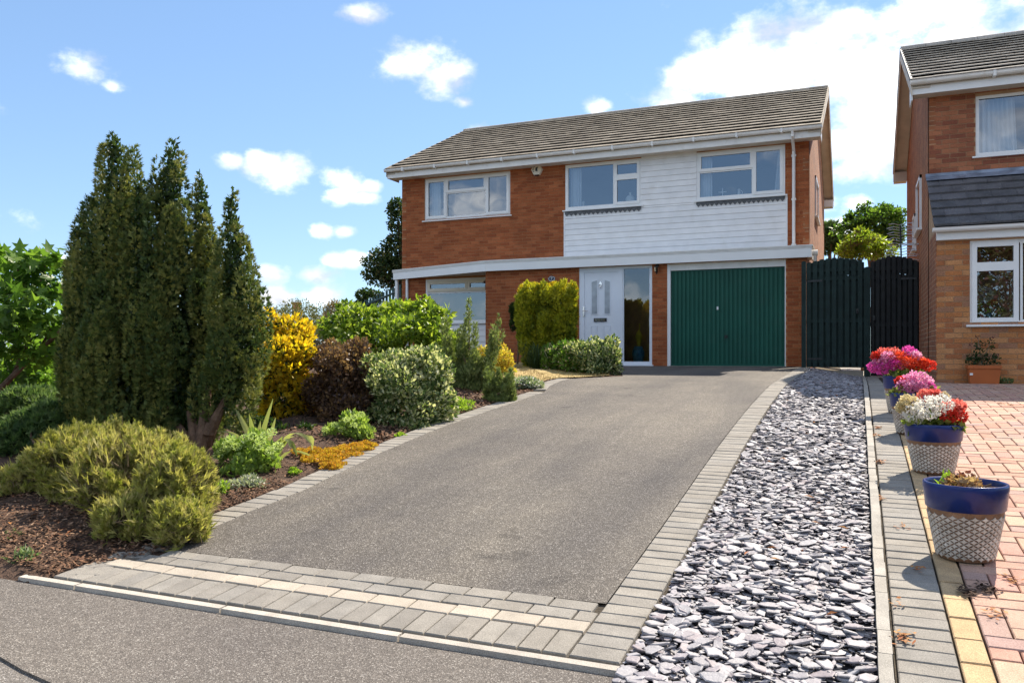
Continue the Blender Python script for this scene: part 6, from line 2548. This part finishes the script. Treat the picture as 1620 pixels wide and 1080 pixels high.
# ------------------------------------------------------------------ pots
def build_pot(label, px, py, rpx, hpx, tilt=0.0):
    """px,py: foot of the pot; rpx: half width of the rim; hpx: height, all in photograph pixels"""
    g = G(px, py)
    s = SP(px, g.y)
    R = rpx * s
    Hh = hpx * s
    y = g.y + R * .55
    x = g.x * y / g.y
    z = gz(x, y) + .004
    A = thing('plant_pot', label, 'plant pot', (x, y, z), 'row of blue-rimmed pots')
    rb = R * .66
    rt = R * .90
    hb = Hh * .66
    m = MB()
    m.lathe([(rb * .93, 0), (rb, .012), (rt, hb), (rt * .9, hb)], (x, y, z), 40, True)
    part('body', m, 'pot_brown', A, smooth=False)
    # raised cream lozenges with hollow sides
    m = MB()
    cols, rows = 22, 7
    for j in range(2 * rows + 1):
        for i in range(cols * 2):
            if (i + j) % 2: continue
            zc = .02 + (hb - .05) * j / (2 * rows)
            if zc > hb * .93: continue
            du = math.pi / cols
            dv = (hb - .05) / (2 * rows)
            th = i * du
            r0 = rb + (rt - rb) * zc / hb
            m.tint()
            pts = []
            for k in range(12):
                a = 2 * math.pi * k / 12
                tip = (k % 3 == 0)
                f = .97 if tip else .52
                pts.append((math.cos(a) * du * f, math.sin(a) * dv * f))
            n = len(m.v)
            for ex, sc in ((0, 1.0), (.0045, .86)):
                for (a, b) in pts:
                    zz = zc + b * sc
                    rr = rb + (rt - rb) * max(0, zz) / hb + ex + .0005
                    m.v.append((x + rr * math.cos(th + a * sc), y + rr * math.sin(th + a * sc), z + zz))
            for k in range(12):
                k2 = (k + 1) % 12
                m.face((n + k, n + k2, n + 12 + k2, n + 12 + k))
            m.face(tuple(n + 12 + k for k in range(12)))
    part('raised_pattern', m, 'pot_cream', A, kind='stuff')
    m = MB()
    zr = Hh
    m.lathe([(rt * .98, hb - .004), (R * .94, hb + .004), (R * .985, zr - .035), (R * 1.0, zr - .028), (R * 1.0, zr - .008), (R * .985, zr), (R * .93, zr), (R * .91, zr - .01), (R * .86, hb + .02)], (x, y, z), 44)
    part('rim', m, 'pot_blue', A, smooth=True)
    m = MB()
    m.lathe([(R * .90, zr - .028), (R * .885, zr - .05), (R * .85, hb + .025)], (x, y, z), 36)
    part('inner_wall', m, 'pot_brown', A, smooth=True)
    m = MB()
    zs = zr - .075
    ring = [(x, y, z + zs + .01)] + [(x + R * .895 * math.cos(t), y + R * .895 * math.sin(t), z + zs + random.uniform(-.006, .006)) for t in lin(0, 2 * math.pi, 30)[:-1]]
    m.v = ring
    for k in range(30):
        m.face((0, 1 + k, 1 + (k + 1) % 30))
    part('soil', m, 'soil', A)
    return x, y, z + zs, R, z + Hh


def geranium(label, pot, heads, leafcol='geranleaf', nleaf=500, hl=None, spread=1.0):
    """heads: (px, py, rpx, material, dY)"""
    x, y, z, R, zt = pot
    A = thing('geranium', label, 'flower', (x, y, z), 'flowering plants in the pots')
    cl = lump((x, y, zt - .005, R * .88 * spread, R * .88 * spread, .065), 10, .4, .75)
    P, D, S, Ls, Ws, t = scatter(cl, nleaf, .042, .038, up=.35, out=.7, jit=.5, flat=.9)
    link('foliage', leafmesh('foliage', P, D, S, Ls, Ws, t, T_OVAL), leafcol, A, kind='stuff')
    m = MB()
    for (px, py, rp, mt, dY) in heads:
        c = cp(px, py, y + dY - .05, rp, rp * .8)
        P, D, S, Ls, Ws, t = scatter([c], 230, .022, .022, up=.3, out=1.0, jit=.5, shell=(.5, 1.12))
        o = link('flower_head', leafmesh('flower_head', P, D, S, Ls, Ws, t, T_OVAL), mt, A)
        m.tube([(x + random.gauss(0, .03), y + random.gauss(0, .03), z - .01), (c[0], c[1], c[2])], .005, 5)
    part('stems', m, 'geranleaf', A, kind='stuff')


def build_pots():
    p1 = build_pot('blue-rimmed pot with withered plant, farthest from the gates', 1527, 893, 62, 122)
    p2 = build_pot('blue-rimmed pot holding white and red geraniums', 1477, 753, 43.5, 79)
    p3 = build_pot('blue-rimmed pot holding only light pink geraniums', 1444, 690, 34.5, 66)
    p4 = build_pot('blue-rimmed pot with magenta and red geraniums, closest to the gates', 1426, 656, 27.5, 60)
    # withered plant
    x, y, z, R, zt = p1
    A = thing('withered_geranium', 'withered brown plant with a little green in the otherwise empty pot', 'flower', (x, y, z))
    c = (x - .02, y, z + .05, R * .5, R * .4, .05)
    P, D, S, Ls, Ws, t = scatter(lump(c, 6, .45), 420, .03, .02, up=.4, out=.6, jit=.7)
    link('dry_leaves', leafmesh('dry_leaves', P, D, S, Ls, Ws, t, T_OVAL), 'driedflower', A, kind='stuff')
    q = W(1486, 770, y)
    P, D, S, Ls, Ws, t = scatter([(x - R * .45, y, z + .05, .035, .035, .06)], 26, .035, .022, up=.6, out=.6, jit=.5)
    link('green_leaves', leafmesh('green_leaves', P, D, S, Ls, Ws, t, T_OVAL), 'lime', A)
    P, D, S, Ls, Ws, t = scatter([(x + .0, y, z + .10, .03, .03, .02)], 30, .02, .02)
    link('dead_flower', leafmesh('dead_flower', P, D, S, Ls, Ws, t, T_OVAL), 'copper', A)
    m = MB()
    for k in range(9):
        a = random.uniform(0, 6.28)
        m.tube([(x, y, z - .01), (x + .06 * math.cos(a), y + .06 * math.sin(a), z + .05), (x + .11 * math.cos(a), y + .1 * math.sin(a), z + .07)], .004, 4)
    part('stems', m, 'twig', A)
    geranium('geraniums with white, cream and coral red heads', p2, [(1448, 655, 16, 'petal_white', -.05), (1470, 645, 19, 'petal_white', -.1), (1488, 640, 17, 'petal_white', -.05), (1438, 637, 13, 'petal_cream', 0), (1428, 644, 8, 'petal_cream', 0), (1466, 627, 11, 'petal_coral', .1), (1478, 625, 9, 'petal_coral', .1), (1506, 645, 14, 'petal_coral', 0), (1515, 660, 12, 'petal_red', 0), (1502, 657, 10, 'petal_red', -.06), (1490, 630, 8, 'petal_cream', .1), (1517, 642, 8, 'petal_coral', .05)], nleaf=620)
    geranium('dense light pink geraniums', p3, [(1440, 602, 12, 'petal_pink', 0), (1452, 598, 13, 'petal_pink', 0), (1462, 605, 12, 'petal_pink', 0), (1444, 612, 11, 'petal_pink', -.06), (1430, 612, 10, 'petal_pink', 0), (1468, 612, 9, 'petal_magenta', 0), (1426, 603, 7, 'petal_red', .05), (1456, 612, 8, 'petal_pink', -.08), (1422, 618, 6, 'petal_pink', 0)], nleaf=420)
    geranium('large cluster of magenta, pink and orange-red geraniums', p4, [(1384, 581, 9, 'petal_magenta', 0), (1395, 583, 9, 'petal_magenta', -.05), (1400, 572, 10, 'petal_pink', 0), (1414, 577, 9, 'petal_magenta', -.05), (1386, 563, 6, 'petal_red', 0), (1398, 560, 10, 'petal_coral', .05), (1412, 560, 11, 'petal_coral', .05), (1424, 566, 11, 'petal_orange', 0), (1436, 573, 12, 'petal_orange', -.03), (1447, 578, 9, 'petal_orange', 0), (1438, 556, 9, 'petal_magenta', .08), (1448, 563, 8, 'petal_pink', .05), (1470, 578, 9, 'petal_red', 0), (1462, 574, 7, 'petal_orange', 0), (1405, 565, 9, 'petal_pink', -.03), (1390, 574, 8, 'petal_pink', 0), (1428, 578, 8, 'petal_coral', -.05), (1455, 571, 7, 'petal_coral', .05)], nleaf=520, spread=1.25)
    # terracotta trough with a rose
    g = G(1557, 606)
    x, y, z = g.x, NYG - .16, gz(1, 13)
    x = W(1556, 590, y).x
    s = SP(1556, y)
    A = thing('terracotta_trough', 'square orange terracotta plastic planter against the neighbouring brick wall', 'planter', (x, y, z))
    w0, w1, h = 19.5 * s, 22 * s, 28 * s
    m = MB()
    m.hexa([(x - w0, y - .11, z), (x + w0, y - .11, z), (x + w0, y + .11, z), (x - w0, y + .11, z), (x - w1, y - .13, z + h), (x + w1, y - .13, z + h), (x + w1, y + .13, z + h), (x - w1, y + .13, z + h)])
    part('body', m, 'terracotta', A)
    m = MB()
    for (a, b, c, d) in ((x - w1 - .012, x + w1 + .012, y - .142, y - .12), (x - w1 - .012, x + w1 + .012, y + .12, y + .142), (x - w1 - .012, x - w1 + .01, y - .12, y + .12), (x + w1 - .01, x + w1 + .012, y - .12, y + .12)):
        m.box(a, b, c, d, z + h - .03, z + h + .015)
    part('lip', m, 'terracotta', A)
    m = MB(); m.box(x - w1 + .012, x - w1 + .05, y - .136, y - .125, z + h * .5, z + h * .62)
    part('tag', m, 'white', A)
    m = MB(); m.box(x - w1 + .01, x + w1 - .01, y - .12, y + .12, z + h, z + h + .004)
    part('soil', m, 'soil', A)
    zz = z + h
    A = thing('rose_plant', 'straggly dark green rose growing in the terracotta planter', 'plant', (x, y, zz))
    cl = [cp(1540, 566, y, 8, 7), cp(1566, 567, y, 9, 8), cp(1550, 560, y, 8, 12), cp(1566, 545, y, 6, 8), cp(1548, 545, y, 4, 6), cp(1536, 572, y, 7, 5), cp(1575, 570, y, 7, 6), cp(1556, 572, y, 14, 5)]
    P, D, S, Ls, Ws, t = scatter(cl, 420, .04, .026, up=.3, out=.7, jit=.6)
    link('foliage', leafmesh('foliage', P, D, S, Ls, Ws, t, T_OVAL), 'dkgreen', A, kind='stuff')
    P, D, S, Ls, Ws, t = scatter([cp(1547, 533, y, 3, 3), cp(1535, 546, y, 3, 2.5), cp(1569, 535, y, 2.5, 2.5), cp(1577, 562, y, 2.5, 2.5)], 60, .02, .018)
    link('dark_flowers', leafmesh('dark_flowers', P, D, S, Ls, Ws, t, T_OVAL), 'copper', A)
    m = MB()
    for c in cl[:7]:
        m.tube([(x + random.gauss(0, .02), y, zz - .01), (c[0], c[1], c[2] + .02)], .006, 5)
    e = W(1547, 533, y); m.tube([(x - .02, y, zz), (e.x, e.y, e.z)], .005, 5)
    part('stems', m, 'twig', A)
    b = (W(1590, 604, 13.2).x, 13.2, gz(1, 13.1))
    plant('wall_weed', 'small green weed at the foot of the wall beside the terracotta planter', 'weed', b, [cp(1590, 603, 13.2, 10, 4), cp(1583, 602, 13.2, 6, 4)], [(160, .04, .025, T_OVAL, 'weed', dict(up=.3))], rad=.003)
    # flowers on the neighbour's sill
    yv = NYG + .22
    zs = WG[2] + .05
    p = W(1556, 466, yv)
    A = thing('hydrangea_vase', 'white flower ball in a small vase inside the neighbouring window', 'flower', (p.x, yv, zs - .06))
    P, D, S, Ls, Ws, t = scatter([cp(1556, 466, yv, 12, 11)], 300, .03, .03, up=0, out=1, jit=.3, shell=(.8, 1.05))
    link('flower_head', leafmesh('flower_head', P, D, S, Ls, Ws, t, T_OVAL), 'petal_white', A)
    P, D, S, Ls, Ws, t = scatter([cp(1560, 486, yv, 18, 7), cp(1568, 495, yv, 20, 6)], 220, .05, .03, up=.2, out=.7, jit=.6)
    link('foliage', leafmesh('foliage', P, D, S, Ls, Ws, t, T_OVAL), 'bright', A, kind='stuff')
    P, D, S, Ls, Ws, t = scatter([cp(1571, 479, yv - .03, 5, 4)], 60, .03, .02)
    link('orange_flower', leafmesh('orange_flower', P, D, S, Ls, Ws, t, T_OVAL), 'petal_orange', A)
    m = MB(); m.lathe([(.05, -.08), (.07, .0), (.05, .12), (.06, .16)], (p.x + .05, yv, zs), 12, True)
    part('vase', m, 'vase_blue', A)
    m = MB(); m.box(p.x - .2, p.x + .6, NYG + .1, NYG + .4, zs - .10, zs - .06)
    o = part('window_board', m, 'white', bpy.data.objects['neighbour_house'])


build_pots()


def build_litter():
    r = random.Random(8)
    spots = [(1420, 960, 1), (1428, 1012, 5), (1390, 790, 6), (1392, 733, 6), (1388, 678, 5), (1386, 690, 4), (1412, 640, 3), (1450, 695, 3), (1450, 905, 2), (1560, 935, 10), (1530, 940, 10), (1425, 835, 2), (1580, 975, 3), (1600, 920, 3), (1585, 640, 3), (1598, 642, 3)]
    k = 0
    for (px, py, n) in spots:
        g = G(px, py)
        mb = MB()
        for _ in range(n * 7):
            x, y = g.x + r.gauss(0, .02), g.y + r.gauss(0, .03)
            z = gz(x, y) + .012
            a = r.uniform(0, 6.28)
            L, w = r.uniform(.008, .02), r.uniform(.004, .008)
            d = Vector((math.cos(a), math.sin(a), r.gauss(0, .25))); s = Vector((-math.sin(a), math.cos(a), r.gauss(0, .25)))
            c = Vector((x, y, z + r.random() * .008))
            mb.cur = r.random()
            mb.quad(c - d * L, c + s * w, c + d * L, c - s * w)
        o = link('leaf_litter', mb.mesh('leaf_litter'), 'deadleaf' if py != 935 and py != 940 else 'soil', kind='stuff')
        o['label'] = 'dry brown leaf crumbs lying on the neighbouring block paving'
        o['category'] = 'leaf litter'
        o['group'] = 'leaf crumbs on the block paving'
        k += 1
    # larger dead leaves on the bed and the slates
    mb = MB()
    for (x0, x1, y0, y1, n, f) in ((-5.6, -3.8, 3.0, 4.2, 26, bedz), (-.75, 0, 3.2, 12, 34, gz)):
        for _ in range(n):
            x, y = r.uniform(x0, x1), r.uniform(y0, y1)
            z = f(x, y) + .022
            a = r.uniform(0, 6.28)
            L, w = r.uniform(.015, .035), r.uniform(.008, .014)
            d = Vector((math.cos(a), math.sin(a), r.gauss(0, .2))); s = Vector((-math.sin(a), math.cos(a), r.gauss(0, .2)))
            c = Vector((x, y, z))
            mb.cur = r.random()
            mb.quad(c - d * L, c + s * w + Vector((0, 0, .006)), c + d * L, c - s * w + Vector((0, 0, .006)))
    o = link('fallen_leaves', mb.mesh('fallen_leaves'), 'deadleaf', kind='stuff')
    o['label'] = 'scattered orange-brown fallen leaves on bed and slate'
    o['category'] = 'fallen leaves'


build_litter()
for o in bpy.data.objects:
    if '_wl' in o.keys():
        del o['_wl']
